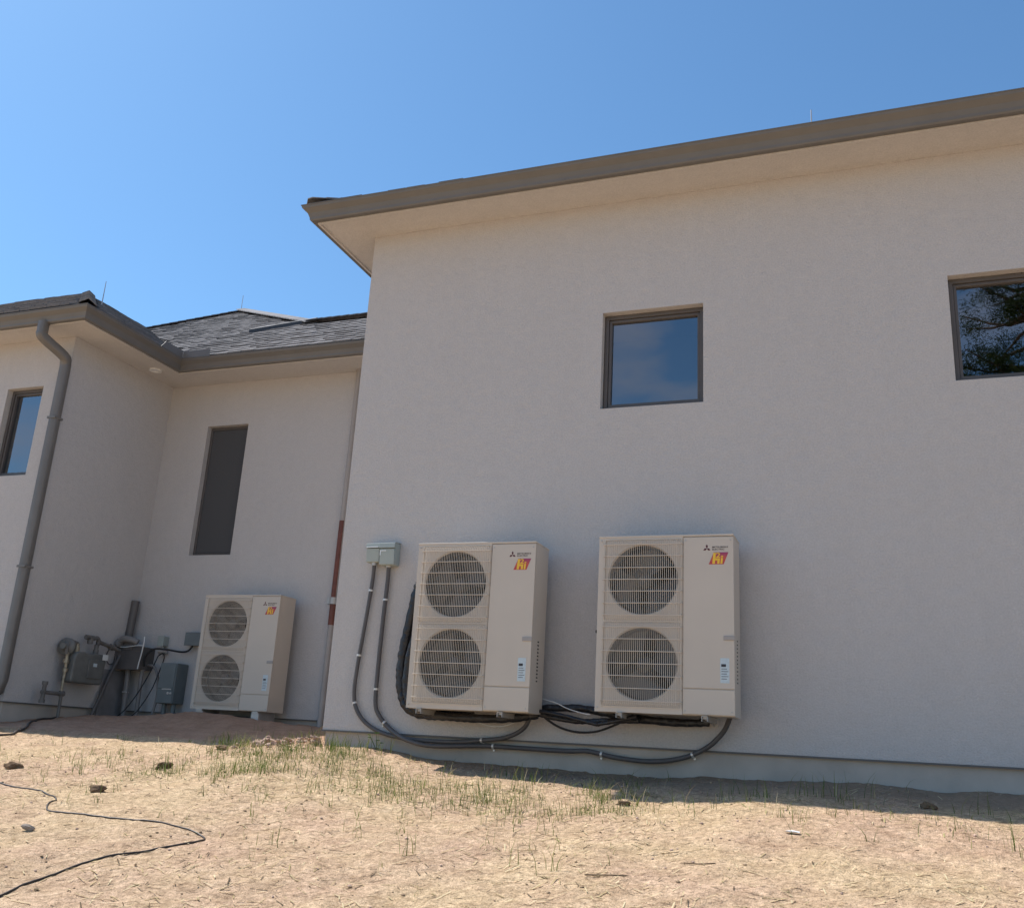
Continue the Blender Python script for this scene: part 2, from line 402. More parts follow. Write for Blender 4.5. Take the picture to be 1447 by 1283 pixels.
# ------------------------------------------------------------------ ground
ZX = [-40, -.5, 0, .64, 1, 2.67, 3.4, 4.4, 5.5, 9]
ZZ = [-.15, -.15, -.148, -.156, -.194, -.223, -.2, -.176, -.173, -.17]
def ground_base(x, y):
    zA = float(np.interp(x, ZX, ZZ))
    if y > 0: z = zA + .08 * min(y, 3.0)
    elif y > -1: z = zA + .13 * y
    elif y > -12: z = zA - .13 + .155 * (y + 1)
    else: z = zA - .13 - .155 * 11 + .01 * (y + 12)
    z += .115 * math.exp(-((x + 2.8) / .95) ** 2 - ((y - 1.85) / .55) ** 2)
    z += .045 * math.exp(-((x - .1) / .7) ** 2 - ((y + .6) / .5) ** 2)
    return z
def ground_z(x, y):
    z = ground_base(x, y)
    near = max(0.0, 1 - max(0, math.hypot(x - 2, y + 2) - 9) / 6)
    if near > 0:
        z += near * (.035 * noise.noise((x * .9, y * .9, 3.1)) + .018 * noise.noise((x * 2.7, y * 2.7, 8.3)) + .010 * noise.noise((x * 7, y * 7, 1.7)))
        z += near * .007 * noise.noise((x * 19, y * 19, 5.2))
        q = noise.noise((x * 11, y * 11, 9.9))
        if q > .3: z += near * .03 * (q - .3)
    return z
def axis(a, b, step, far):
    mid = list(np.arange(a, b + 1e-6, step)); lo = []; hi = []; s = step; x = a
    while x > -far: s *= 1.35; x -= s; lo.append(x)
    s = step; x = b
    while x < far: s *= 1.35; x += s; hi.append(x)
    return lo[::-1] + mid + hi
gx = axis(-6.0, 7.0, .032, 400); gy = axis(-5.2, 2.7, .032, 400)
gv = [(x, y, ground_z(x, y)) for y in gy for x in gx]
nx = len(gx)
gf = [(j * nx + i, j * nx + i + 1, (j + 1) * nx + i + 1, (j + 1) * nx + i) for j in range(len(gy) - 1) for i in range(nx - 1)]
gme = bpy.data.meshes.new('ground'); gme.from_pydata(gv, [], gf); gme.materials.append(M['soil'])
gme.polygons.foreach_set('use_smooth', [True] * len(gf))
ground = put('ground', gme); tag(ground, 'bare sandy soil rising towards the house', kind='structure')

# ------------------------------------------------------------------ house
house = thing('house', 'pale stucco house with two wings, grey shingle roofs and dark gutters', 'house')
D = 2.5; CX = -4.5; DY = .66
fA = lambda s, d, z: (s, d, z)                        # near wall, outside towards -y
fB = lambda s, d, z: (s, D + d, z)
fD = lambda s, d, z: (s, DY + d, z)
fC = lambda s, d, z: (CX - d, s, z)
fAL = lambda s, d, z: (d, s, z)

def wall(f, s0, s1, z0, z1, holes=(), t=.2, name='wall'):
    ss = sorted({s0, s1, *[h[0] for h in holes], *[h[1] for h in holes]})
    zs = sorted({z0, z1, *[h[2] for h in holes], *[h[3] for h in holes]})
    b = MB()
    for i in range(len(ss) - 1):
        for j in range(len(zs) - 1):
            c = ((ss[i] + ss[i + 1]) / 2, (zs[j] + zs[j + 1]) / 2)
            if any(h[0] < c[0] < h[1] and h[2] < c[1] < h[3] for h in holes): continue
            for d in (0, t):
                b.quad(*[f(p, d, q) for p, q in ((ss[i], zs[j]), (ss[i + 1], zs[j]), (ss[i + 1], zs[j + 1]), (ss[i], zs[j + 1]))])
    for h in list(holes) + [(s0, s1, z0, z1)]:
        P = [(h[0], h[2]), (h[1], h[2]), (h[1], h[3]), (h[0], h[3])]
        for k in range(4):
            p, q = P[k], P[(k + 1) % 4]
            b.quad(f(p[0], 0, p[1]), f(q[0], 0, q[1]), f(q[0], t, q[1]), f(p[0], t, p[1]))
    me = b.mesh(name, M['stucco'], fix=False)
    bm = bmesh.new(); bm.from_mesh(me); bmesh.ops.remove_doubles(bm, verts=bm.verts, dist=1e-4)
    bmesh.ops.recalc_face_normals(bm, faces=bm.faces); bm.to_mesh(me); bm.free()
    return put(name, me, house)

SA, SB = 4.875, 4.54
w1 = (2.451, 3.357, 2.831, 3.753); w2 = (5.317, 6.225, 2.862, 3.767)
w3 = (-3.80, -3.145, 2.114, 3.897); w4 = (-5.44, -4.86, 2.745, 3.885)
ZP = .12
wall(fA, 0, 13, 0, SA + .35, [w1, w2])
wall(fAL, .2, 7, 0, SA + .35)
wall(lambda s, d, z: (s, 7 - d, z), 0.2, 13, 0, SA + .35)
wall(lambda s, d, z: (13 - d, s, z), .2, 6.8, 0, SA + .35)
wall(fB, CX - .2, 0, ZP, SB + .35, [w3])
wall(fC, DY + .2, D, ZP, SB + .35)
wall(fD, -13, CX, ZP, SB + .35, [w4])
# foundations under the stucco, a little set back, and the screed lip between
fo = MB()
fo.box(.022, 12.98, .022, 6.98, -1.2, -.004); fo.obj('foundation', M['concrete'], house)
fo = MB(); fo.box(CX - .3, .02, D + .022, 8, -1.2, ZP - .004); fo.box(-13, CX - .022, DY + .022, D + .6, -1.2, ZP - .006); fo.obj('foundation', M['concrete'], house)
sc = MB(); sc.box(-.006, 13, -.008, .03, -.014, -.001); sc.box(-.006, .03, .031, 7, -.014, -.001); sc.obj('weep_screed', M['screed'], house)
sc = MB(); sc.box(CX, 0, D - .008, D + .03, ZP - .013, ZP - .001); sc.box(CX - .03, CX + .008, DY - .008, D - .009, ZP - .013, ZP - .001)
sc.box(-13, CX - .031, DY - .008, DY + .03, ZP - .013, ZP - .001); sc.obj('weep_screed', M['screed'], house)
# floors and ceilings inside (seen dimly through the panes)
for nm, bx in (('interior_floor', (.2, 12.8, .2, 6.8, 2.0, 2.05)), ('interior_ceiling', (.2, 12.8, .2, 6.8, SA + .1, SA + .14)), ('interior_partition', (1.0, 1.08, .2, 3.4, 2.05, SA + .1)), ('interior_partition', (4.6, 4.68, .2, 3.4, 2.05, SA + .1)), ('interior_partition', (1.0, 4.68, 3.4, 3.48, 2.05, SA + .1))):
    MB().box(*bx).obj(nm, M['interior'], house)
rg = MB(); rg.box(1.72, 2.14, 3.385, 3.4, 4.05, 4.2); rg.obj('air_register', M['white'], house)
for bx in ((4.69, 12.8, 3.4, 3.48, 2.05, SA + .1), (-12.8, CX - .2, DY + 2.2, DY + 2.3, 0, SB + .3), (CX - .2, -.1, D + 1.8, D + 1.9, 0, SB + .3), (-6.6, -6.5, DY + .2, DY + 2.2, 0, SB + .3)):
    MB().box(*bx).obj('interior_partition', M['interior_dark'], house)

def window(f, h, screen=False):
    s0, s1, z0, z1 = h
    g = .006
    o = (s0 + g, s1 - g, z0 + g, z1 - g); i1 = (s0 + .040, s1 - .040, z0 + .040, z1 - .040); i2 = (s0 + .066, s1 - .066, z0 + .066, z1 - .066)
    w = MB().ring(o, i1, .075, .17, f).obj('window', M['frame'], house, .003)
    MB().ring((i1[0] + .002, i1[1] - .002, i1[2] + .002, i1[3] - .002), i2, .092, .155, f).obj('sash', M['frame'], w, .003)
    gl = MB()
    gl.quad(f(i2[0] - .004, .122, i2[2] - .004), f(i2[1] + .004, .122, i2[2] - .004), f(i2[1] + .004, .122, i2[3] + .004), f(i2[0] - .004, .122, i2[3] + .004))
    gl.obj('pane', M['glass'], w)
    if screen:
        MB().prism([(i1[0] + .004, i1[2] + .004), (i1[1] - .004, i1[2] + .004), (i1[1] - .004, i1[3] - .004), (i1[0] + .004, i1[3] - .004)], .082, .086, f).obj('insect_screen', M['screen'], w)
    return w
window(fA, w1); window(fA, w2); window(fB, w3, True); window(fD, w4)

# gutters: K-style profile swept along the eaves with mitred corners
PROF = [(-.13, .0), (-.085, .0), (-.075, .012), (-.070, .045), (-.058, .075), (-.030, .102), (-.012, .118), (-.006, .14), (0, .142), (0, .150), (-.014, .150), (-.014, .143),
        (-.02, .118), (-.05, .092), (-.066, .05), (-.078, .018), (-.126, .006), (-.126, .15), (-.13, .15)]
def sweep_eave(path, outs, prof, zb, name, m, parent=house):
    b = MB(); n = len(prof)
    vs = []
    for (x, y), (ox, oy) in zip(path, outs):
        vs += [(x + ox * p, y + oy * p, zb + q) for p, q in prof]
    fs = [(i * n + k, i * n + (k + 1) % n, (i + 1) * n + (k + 1) % n, (i + 1) * n + k) for i in range(len(path) - 1) for k in range(n)]
    b.add(vs, fs); b.add(vs[:n], [tuple(range(n))]); b.add(vs[-n:], [tuple(range(n))])
    return b.obj(name, m, parent)
GA = .56; GZ = 4.868
pa = [(-GA, 7.5), (-GA, -GA), (13.4, -GA)]; oa = [(-1, 0), (-1, -1), (0, -1)]
sweep_eave(pa, oa, PROF, GZ, 'gutter', M['gutter'])
GB = 4.495; GCx, GDy, GBy = -3.85, .13, 1.85
pb = [(-13.4, GDy), (GCx, GDy), (GCx, GBy), (-.003, GBy)]; ob = [(0, -1), (1, -1), (1, -1), (0, -1)]
sweep_eave(pb, ob, PROF, GB, 'gutter', M['gutter'])
# fascia boards behind the gutters
FAS = [(-.155, -.012), (-.134, -.012), (-.134, .19), (-.155, .19)]
sweep_eave(pa, oa, FAS, GZ, 'fascia', M['soffit'])
sweep_eave(pb, ob, FAS, GB, 'fascia', M['soffit'])
# soffits
s_ = MB(); a0 = GA - .155
s_.box(-a0, 13, -a0, -.002, SA, SA + .03); s_.box(-a0, -.002, -.002, 7.2, SA, SA + .03); s_.obj('soffit', M['soffit'], house)
s_ = MB(); zs = SB - .03
s_.box(-13, GCx - .155, GDy + .155, DY - .002, zs, zs + .03); s_.box(CX + .002, GCx - .155, DY - .002, D - .002, zs, zs + .03); s_.box(GCx - .155, -.003, GBy + .155, D - .002, zs, zs + .03)
s_.obj('soffit', M['soffit'], house)
# round soffit light
sl_ = MB().lathe([(0, .085), (.012, .085), (.016, .06), (.006, .055), (.006, .001)], (-4.27, 1.85, zs), (0, 0, -1), 24).obj('soffit_light', M['white'], house)

# splash guard on the inner corner of the gutter
sg = MB()
sg.prism([(GBy - .42, 0), (GBy + .0, 0), (GBy + .0, .105), (GBy - .34, .105)], GCx - .012, GCx - .009, lambda a_, d_, b_: (d_, a_, GB + .148 + b_))
sg.prism([(GCx - .012, 0), (GCx + .42, 0), (GCx + .42, .105), (GCx - .012, .105)], GBy + .009, GBy + .012, lambda a_, d_, b_: (a_, d_, GB + .148 + b_))
sg.obj('splash_guard', M['downspout'], house)

# roofs: decks, shingles
def shingle_mesh(w, h, t, name='shingle'):
    b = MB()
    vs = [(0, 0, 0), (w, 0, 0), (w, h, 0), (0, h, 0), (0, 0, t), (w, 0, t), (w, h, .002), (0, h, .002)]
    b.add(vs, [(0, 3, 2, 1), (4, 5, 6, 7), (0, 1, 5, 4), (1, 2, 6, 5), (2, 3, 7, 6), (3, 0, 4, 7)])
    return b.mesh(name, M['shingle'])
SH = [shingle_mesh(w, .22, t) for w, t in ((.15, .013), (.19, .017), (.21, .012), (.25, .019), (.13, .011))]
SHW = [.156, .197, .217, .257, .136]
def inside(poly, x, y):
    c = False; n = len(poly)
    for i in range(n):
        x1, y1 = poly[i]; x2, y2 = poly[(i + 1) % n]
        if (y1 > y) != (y2 > y) and x < (x2 - x1) * (y - y1) / (y2 - y1) + x1: c = not c
    return c
budget = [300]
def slab(name, pts, parent, m, t=.03):
    b = MB(); pts = [Vector(p) for p in pts]; n = len(pts)
    nrm = (pts[1] - pts[0]).cross(pts[2] - pts[0]).normalized()
    if nrm.z < 0: nrm = -nrm
    vs = pts + [p - nrm * t for p in pts]
    b.add(vs, [tuple(range(n)), tuple(range(2 * n - 1, n - 1, -1))] + [(k, (k + 1) % n, n + (k + 1) % n, n + k) for k in range(n)])
    return b.obj(name, m, parent)
def shingles(roof, O, U, V, poly, key=None, max_course=99, seed=1, rest=True):
    """O origin, U along the eave, V up the slope (unit vectors); poly in (u, v) metres"""
    O, U, V = Vector(O), Vector(U).normalized(), Vector(V).normalized(); Nn = U.cross(V)
    rg = random.Random(seed); us = [p[0] for p in poly]; vs = [p[1] for p in poly]
    cand = []; v = min(vs) - .02; k = 0
    while v < max(vs) and k < max_course:
        u = min(us) - rg.random() * .2
        while u < max(us):
            i = rg.randrange(5)
            if all(inside(poly, u + q_, v + .10) for q_ in (.02, SHW[i] / 2, SHW[i] - .02)) and (inside(poly, u + .03, v + .2) or v > max(vs) - .3): cand.append((u, v, i, k))
            u += SHW[i] + .004
        v += .155; k += 1
    if key: cand.sort(key=key)
    rot = Matrix((U, V, Nn)).transposed().to_4x4()
    restb = MB()
    for u, v, i, k in cand:
        P = O + U * u + V * (v + rg.uniform(-.004, .004)) + Nn * (.004 + rg.random() * .003)
        tilt = Matrix.Rotation(R(rg.uniform(2.0, 3.2)), 4, 'X') @ Matrix.Rotation(R(rg.uniform(-.4, .4)), 4, 'Z')
        mw = Matrix.Translation(P) @ rot @ Matrix.Rotation(R(-1.6), 4, 'X') @ Matrix.Rotation(R(rg.uniform(-.4, .4)), 4, 'Z')
        if budget[0] > 0:
            o = bpy.data.objects.new('shingle', SH[i]); COL.objects.link(o); o.parent = roof; o.matrix_local = mw; budget[0] -= 1
        elif rest:
            me = SH[i]
            restb.add([mw @ q.co for q in me.vertices], [tuple(p.vertices) for p in me.polygons])
    if restb.v:
        o = restb.obj('shingle_courses', M['shingle'], roof, fix=False); o['kind'] = 'stuff'

def caps(parent, p0, p1, name='ridge_cap', m='hipcap', w=.15, step=.15, sag=.05):
    """overlapping bent cap shingles from p0 up to p1, each its own piece"""
    p0, p1 = Vector(p0), Vector(p1); L_ = (p1 - p0).length; t = (p1 - p0).normalized(); side = t.cross(Vector((0, 0, 1))).normalized(); nn = side.cross(t)
    b = MB()
    vs = []
    for a_, off in ((0, .016), (.3, .003)):
        vs += [(-w, a_, -sag + off), (0, a_, off + .012), (w, a_, -sag + off)]
    vs += [(x, y, z - .009) for x, y, z in vs]
    b.add(vs, [(0, 1, 4, 3), (1, 2, 5, 4), (6, 9, 10, 7), (7, 10, 11, 8), (0, 6, 7, 1), (1, 7, 8, 2), (3, 4, 10, 9), (4, 5, 11, 10), (0, 3, 9, 6), (2, 8, 11, 5)])
    me = b.mesh(name, M[m])
    rot = Matrix((side, t, nn)).transposed().to_4x4()
    for k in range(int(L_ / step)):
        o = bpy.data.objects.new(name, me); COL.objects.link(o); o.parent = parent
        o.matrix_local = Matrix.Translation(p0 + t * k * step + nn * .015) @ rot

EX = .10            # the shingles start this far behind the gutter lip
# B roof (front slope behind the far wing's gutter)
pB = .70; eB = (GBy + EX, GB + .20)
zB = lambda y: eB[1] + pB * (y - eB[0])
VB = Vector((0, 1, pB)).normalized(); kB = math.sqrt(1 + pB * pB)
ptsB = [(GCx - EX, eB[0]), (0.0, eB[0]), (0.0, 3.62), (-3.10, 3.62), (-6.15, 5.85), (-7.6, 5.0)]
roofB = slab('roof', [(x, y, zB(y)) for x, y in ptsB], house, M['roofdeck'])
shingles(roofB, (0, eB[0], zB(eB[0])), (1, 0, 0), VB, [(x, (y - eB[0]) * kB) for x, y in ptsB], seed=4)
caps(roofB, (-6.15, 5.85, zB(5.85) + .02), (-3.10, 3.62, zB(3.62) + .02), step=.15)
caps(roofB, (0, 3.62, zB(3.62) + .02), (-3.0, 3.62, zB(3.62) + .02), m='shingle')
caps(roofB, (-7.6, 5.0, zB(5.0)), (-6.15, 5.85, zB(5.85)), m='shingle')
fl = MB().prism([(-3.95, 3.30), (-3.05, 3.66), (-3.05, 3.62), (-3.95, 3.26)], 0, .06, lambda a_, d_, b_: (a_, b_, zB(b_) + .02 + d_)).obj('ridge_shade_strip', M['ridge_shade'], roofB)  # dark strip stands in for the shadowed edge under the ridge cap
# back slopes close the roof
slab('roof', [(-3.10, 3.62, zB(3.62) - .01), (0, 3.62, zB(3.62) - .01), (0, 7.5, zB(3.62) - 2.6), (-3.1, 7.5, zB(3.62) - 2.6)], house, M['hipcap'])
slab('roof', [(-6.15, 5.85, zB(5.85) - .01), (-3.10, 3.62, zB(3.62) - .01), (-3.1, 9.5, zB(3.62) - 1.2), (-5.2, 10, zB(5.85) - 2.2)], house, M['hipcap'])
slab('roof', [(-7.6, 5.0, zB(5.0) - .02), (-6.15, 5.85, zB(5.85) - .02), (-5.2, 10, zB(5.85) - 2.2), (-11, 10, 6.0)], house, M['hipcap'])
# D and C slopes of the left block (hip at the corner)
pD, pC = .65, .60
eD = (GDy + EX, GB + .215); eC = (GCx - EX, GB + .185)
zD = lambda y: eD[1] + pD * (y - eD[0]); zC = lambda x: eC[1] + pC * (eC[0] - x)
hx = lambda y: eC[0] - (y - eD[0]) * pD / pC
yt = 3.4
ptsD = [(-13, eD[0]), (eC[0], eD[0]), (hx(yt), yt), (-13, yt)]
roofD = slab('roof', [(x, y, zD(y)) for x, y in ptsD], house, M['roofdeck'])
kD = math.sqrt(1 + pD * pD)
budD = budget[0]
shingles(roofD, (0, eD[0], zD(eD[0])), (1, 0, 0), Vector((0, 1, pD)), [(x, (y - eD[0]) * kD) for x, y in [(-9, eD[0])] + ptsD[1:3] + [(-9, yt)]], seed=8)
ptsC = [(eC[0], eD[0]), (eC[0], eB[0]), (eC[0] - (5.0 - eB[0]) * pB / pC * .98, 5.0), (hx(yt), yt)]
roofC = slab('roof', [(x, y, zC(x)) for x, y in ptsC], house, M['roofdeck'])
kC = math.sqrt(1 + pC * pC)
shingles(roofC, (eC[0], 0, eC[1]), (0, 1, 0), Vector((-1, 0, pC)), [(y, (eC[0] - x) * kC) for x, y in ptsC], seed=9)
caps(roofD, (eC[0] + .01, eD[0] - .01, eD[1] + .006), (hx(yt), yt, zD(yt) + .006), w=.10, sag=.055)
# near wing: low hip roof, first courses and corner cap overhang the gutter
pA = .42; eA = -GA + EX; zA_ = GZ + .172
roofA = slab('roof', [(eA, eA, zA_), (13.4, eA, zA_), (10, 3.5, zA_ + pA * (3.5 - eA)), (3.5, 3.5, zA_ + pA * (3.5 - eA))], house, M['roofdeck'])
slab('roof', [(eA, eA, zA_), (3.5, 3.5, zA_ + pA * (3.5 - eA)), (eA, 7.5, zA_)], house, M['hipcap'])
slab('roof', [(eA, 7.5, zA_), (3.5, 3.5, zA_ + pA * (3.5 - eA)), (10, 3.5, zA_ + pA * (3.5 - eA)), (13.4, 7.5, zA_)], house, M['hipcap'])
slab('roof', [(13.4, eA, zA_), (10, 3.5, zA_ + pA * (3.5 - eA)), (13.4, 7.5, zA_)], house, M['hipcap'])
budget[0] = 80
shingles(roofA, (0, eA - .03, zA_), (1, 0, 0), Vector((0, 1, pA)), [(eA, 0), (1.3, 0), (1.3, .4), (eA + .35, .4)], max_course=2, seed=11)
caps(roofA, (eA - .05, eA - .05, zA_ + .03), (1.5, 1.5, zA_ + .03 + pA * (1.5 - eA)))
# lightning rods
for x, y, z0, z1 in ((-5.80, 2.2, 5.7, 6.19), (-6.74, 6.5, 7.2, 8.13), (4.307, .3, 5.3, 5.75)):
    MB().tube([(x, y, z0), (x, y, z1)], [.009, .005], 6).obj('lightning_rod', M['galv'], house)

# downspout at the left block's corner
RS = [(1, .7), (.7, 1), (-.7, 1), (-1, .7), (-1, -.7), (-.7, -1), (.7, -1), (1, -.7)]
px_ = -4.50
dp = MB()
dp.tube(smooth_path([(-4.56, .215, GB + .02), (-4.56, .215, GB - .10), (-4.555, .24, GB - .17), (px_ + .02, .52, 4.19), (px_, .585, 4.12), (px_, .592, 4.02)], 4) + [(px_, .592, .34), (px_ - .01, .58, .24), (px_ - .16, .50, .10)], .053, sec=RS, up=(1, 0, 0))
dps = dp.obj('downspout', M['downspout'], house)
for z in (3.4, 1.6):
    MB().box(px_ - .062, px_ + .062, .530, DY - .001, z, z + .025).obj('strap', M['downspout'], dps)
# painted pipe with a red primed length beside the near wing
pp = MB().tube([(-1.49, 2.44, SB - .02), (-1.51, 2.44, .02)], .035, 12).obj('wall_pipe', M['painted_pipe'], house)
MB().tube([(-1.502, 2.44, 2.50), (-1.507, 2.44, 1.22)], .0375, 12).obj('primed_length', M['red'], pp)['label'] = 'rust red primed length of the pale wall pipe'
cl = MB(); cl.tube([(-1.506, 2.44, 1.55), (-1.507, 2.44, 1.47)], .05, 12); cl.box(-1.60, -1.44, 2.44, 2.499, 1.475, 1.545); cl.obj('clamp', M['galv'], pp)

# ------------------------------------------------------------------ heat pump units
def text_mesh(body, w, h, shear=0.0):
    cu = bpy.data.curves.new('lettering', 'FONT'); cu.body = body; cu.shear = shear; cu.resolution_u = 3; cu.offset = .018
    o = bpy.data.objects.new('lettering', cu); COL.objects.link(o)
    bpy.context.view_layer.update()
    dg = bpy.context.evaluated_depsgraph_get()
    me = bpy.data.meshes.new_from_object(o.evaluated_get(dg))
    bpy.data.objects.remove(o); bpy.data.curves.remove(cu)
    n = len(me.vertices); co = np.empty(n * 3); me.vertices.foreach_get('co', co); co = co.reshape(-1, 3)
    lo, hi = co.min(0), co.max(0); sx = w / (hi[0] - lo[0]); sz = h / (hi[1] - lo[1])
    return [((x - lo[0]) * sx, (y - lo[1]) * sz) for x, y, _ in co], [tuple(p.vertices) for p in me.polygons]
TXT1 = text_mesh('MITSUBISHI', .118, .0125); TXT2 = text_mesh('ELECTRIC', .092, .0125)
TX2 = text_mesh('2', .034, .040); TXI = text_mesh('i', .017, .062)
def flat(b, T, x, z, y, mi=0, sh=0.0):
    vs, fs = T
    b.add([(x + p + sh * q, y, z + q) for p, q in vs], fs, mi)

def plate_hole(b, rect, c, r, y, n=64):
    x0, x1, z0, z1 = rect; out = []
    for k in range(n):
        sd, t = divmod(k, n // 4); t /= n // 4
        out.append([(x0 + (x1 - x0) * t, z0), (x1, z0 + (z1 - z0) * t), (x1 - (x1 - x0) * t, z1), (x0, z1 - (z1 - z0) * t)][sd])
    inn = []
    for p in out:
        a_ = math.atan2(p[1] - c[1], p[0] - c[0]); inn.append((c[0] + r * math.cos(a_), c[1] + r * math.sin(a_)))
    ri = [(c[0] + (p[0] - c[0]) * .965, c[1] + (p[1] - c[1]) * .965) for p in inn]
    vs = [(p[0], y, p[1]) for p in out] + [(p[0], y, p[1]) for p in inn] + [(p[0], y + .014, p[1]) for p in ri] + [(p[0], y + .11, p[1]) for p in ri]
    fs = []
    for L_ in range(3): fs += [(L_ * n + k, L_ * n + (k + 1) % n, (L_ + 1) * n + (k + 1) % n, (L_ + 1) * n + k) for k in range(n)]
    b.add(vs, fs[:n]); b.add(vs, fs[n:2 * n], 0, True); b.add(vs, fs[2 * n:], 1, True)

def fan_mesh(r, ph):
    b = MB()
    b.lathe([(0, .001), (.0, .05), (.012, .062), (.075, .066), (.08, .02)], (0, 0, 0), (0, 1, 0), 20)
    for k in range(3):
        a0 = 2 * math.pi * k / 3 + ph; vs = []; m = 7; q = 6
        for i in range(m):
            rr = .06 + (r - .06) * i / (m - 1); w_ = .55 + .45 * i / (m - 1)
            for j in range(q):
                t = j / (q - 1); an = a0 + w_ * (t - .5) * 2.0 + .25 * i / (m - 1)
                vs.append((rr * math.cos(an), .02 + .07 * t - .01 * math.sin(math.pi * t), rr * math.sin(an)))
        n0 = len(vs); vs += [(x, y + .004, z) for x, y, z in vs]
        fs = [(i * q + j, i * q + j + 1, (i + 1) * q + j + 1, (i + 1) * q + j) for i in range(m - 1) for j in range(q - 1)]
        fs += [tuple(n0 + v for v in f[::-1]) for f in fs]
        b.add(vs, fs, 0, True)
    return b.mesh('fan', M['fan'], fix=False)
FW, FD, FH = 1.05, .33, 1.338
CF = (.355, 1.003, .362, .278)      # hole centre x, upper z, lower z, radius

def heat_pump(label, loc, grp, w=FW, vents=True):
    u = thing('heat_pump', label, 'heat pump', loc, grp)
    k = w / FW; X = lambda v: v * k
    # casing with the two fan openings
    b = MB()
    plate_hole(b, (.012, X(.662), .680, FH - .012), (X(CF[0]), CF[1]), CF[3], 0)
    plate_hole(b, (.012, X(.662), .012, .680), (X(CF[0]), CF[2]), CF[3], 0)
    b.ring((0, X(.668), 0, FH - .004), (.012, X(.662), .012, FH - .012), .0, .02, lambda s, d, z: (s, d, z))
    b.box(X(.669), w - .003, .006, .02, .003, FH - .006)
    b.box(0, .004, .021, FD, 0, FH - .004); b.box(w - .005, w - .001, .021, FD, 0, FH - .004)
    b.box(.005, w - .006, .021, FD - .03, 0, .006)
    b.box(.005, w - .006, FD - .012, FD, 0.007, FH - .006, 2)
    b.box(X(.64), X(.66), .12, FD - .013, .007, FH - .006, 1)
    cs = b.obj('casing', [M['beige'], M['shroud'], M['coil']], u)
    MB().box(-.004, w + .003, -.004, FD + .004, FH - .004, FH + .012).obj('top_cover', M['beige'], u, .004)
    # front service panels on the right with a seam between them
    MB().box(X(.672), w + .002, -.004, .005, .193, FH - .012).obj('service_panel', M['beige'], u, .003)
    MB().box(X(.672), w + .002, -.004, .005, .006, .186).obj('service_panel', M['beige'], u, .003)
    MB().box(X(.974), w + .006, -.012, -.0045, .546, .578).obj('grip', M['handle'], u, .002)
    # fans and guards
    for zc in (CF[1], CF[2]):
        f_ = put('fan', fan_mesh(CF[3] * .93, rnd.random() * 2), u); f_.location = (X(CF[0]), .085, zc)
        g = MB(); x0, x1 = X(.055), X(.655); z0, z1 = zc - .318, zc + .312
        y1 = -.026
        n_ = 40
        for i in range(n_):
            x = x0 + (x1 - x0) * i / (n_ - 1)
            yy = y1 if 1 < i < n_ - 2 else y1 * .6
            g.tube([(x, -.002, z0), (x, yy, z0 + .018), (x, yy, z1 - .018), (x, -.002, z1)], .0019, 4, smooth=False, cap=False)
        g.ring((x0 - .006, x1 + .006, z0 - .006, z1 + .006), (x0 - .001, x1 + .001, z0 - .001, z1 + .001), -.006, -.001, lambda s, d, z: (s, d, z))
        gd = g.obj('fan_guard', M['wire'], u, fix=False)
        nb = 7
        for i in range(nb):
            z = z0 + .04 + (z1 - z0 - .08) * i / (nb - 1)
            MB().tube([(x0 - .012, -.002, z), (x0 - .006, y1 - .004, z), (x1 + .006, y1 - .004, z), (x1 + .012, -.002, z)], .0032, 5, smooth=False).obj('guard_bar', M['wire'], gd, fix=False)
    # printed marks
    e_ = MB(); ex, ez, s = X(.852), 1.2375, .0155
    for ang in (90, 210, 330):
        c, sn = math.cos(R(ang)), math.sin(R(ang)); px, pz = -sn, c
        e_.add([(ex, -.0052, ez), (ex + c * s - px * s * .577, -.0052, ez + sn * s - pz * s * .577), (ex + c * 2 * s, -.0052, ez + sn * 2 * s), (ex + c * s + px * s * .577, -.0052, ez + sn * s + pz * s * .577)], [(0, 1, 2, 3)])
    e_.obj('emblem', M['logo_red'], u)
    t_ = MB(); flat(t_, TXT1, X(.893), 1.2405, -.0052); flat(t_, TXT2, X(.893), 1.2225, -.0052); t_.obj('lettering', M['ink'], u)
    bd = MB().prism([(X(.866), 1.114), (X(.978), 1.114), (X(1.015), 1.206), (X(.905), 1.206)], -.0056, -.0045, lambda a_, d_, b_: (a_, d_, b_)).obj('badge', M['badge'], u)
    t_ = MB(); 
    for hx0, hx1, hz0, hz1 in ((.0, .020, 0, .084), (.0205, .036, .026, .041), (.0365, .054, 0, .041)):
        t_.add([(X(.893) + a_ + .10 * c_, -.0064, 1.118 + c_) for a_, c_ in ((hx0, hz0), (hx1, hz0), (hx1, hz1), (hx0, hz1))], [(0, 1, 2, 3)])
    flat(t_, TX2, X(.919), 1.163, -.0064, 0, .10); flat(t_, TXI, X(.953), 1.118, -.0064, 0, .10); t_.obj('lettering', M['yellow'], bd)
    lb = MB().box(X(.948), X(1.014), -.0056, -.0045, .235, .415).obj('rating_label', M['label'], u)
    i_ = MB(); i_.box(X(.955), X(.99), -.0062, -.0057, .352, .372)
    for r_ in range(5): i_.box(X(.956), X(.956 + .04 + .01 * (r_ % 2)), -.0062, -.0057, .335 - r_ * .018, .339 - r_ * .018)
    i_.obj('label_print', M['ink'], lb)
    # vent slots and screw heads on the right side
    if vents:
        v_ = MB()
        for r_ in range(12): v_.box(w - .0012, w + .0015, .15, .18, .245 + r_ * .028, .255 + r_ * .028)
        v_.obj('side_vent', M['vent'], u)
    s_ = MB()
    for sx, sz in ((X(.69), 1.3), (w - .02, 1.3), (X(.69), .03), (w - .02, .03), (.02, 1.31), (.02, .03)): s_.cyl((sx, -.007, sz), (sx, .001, sz), .006, n=8)
    s_.obj('screw', M['galv'], u)
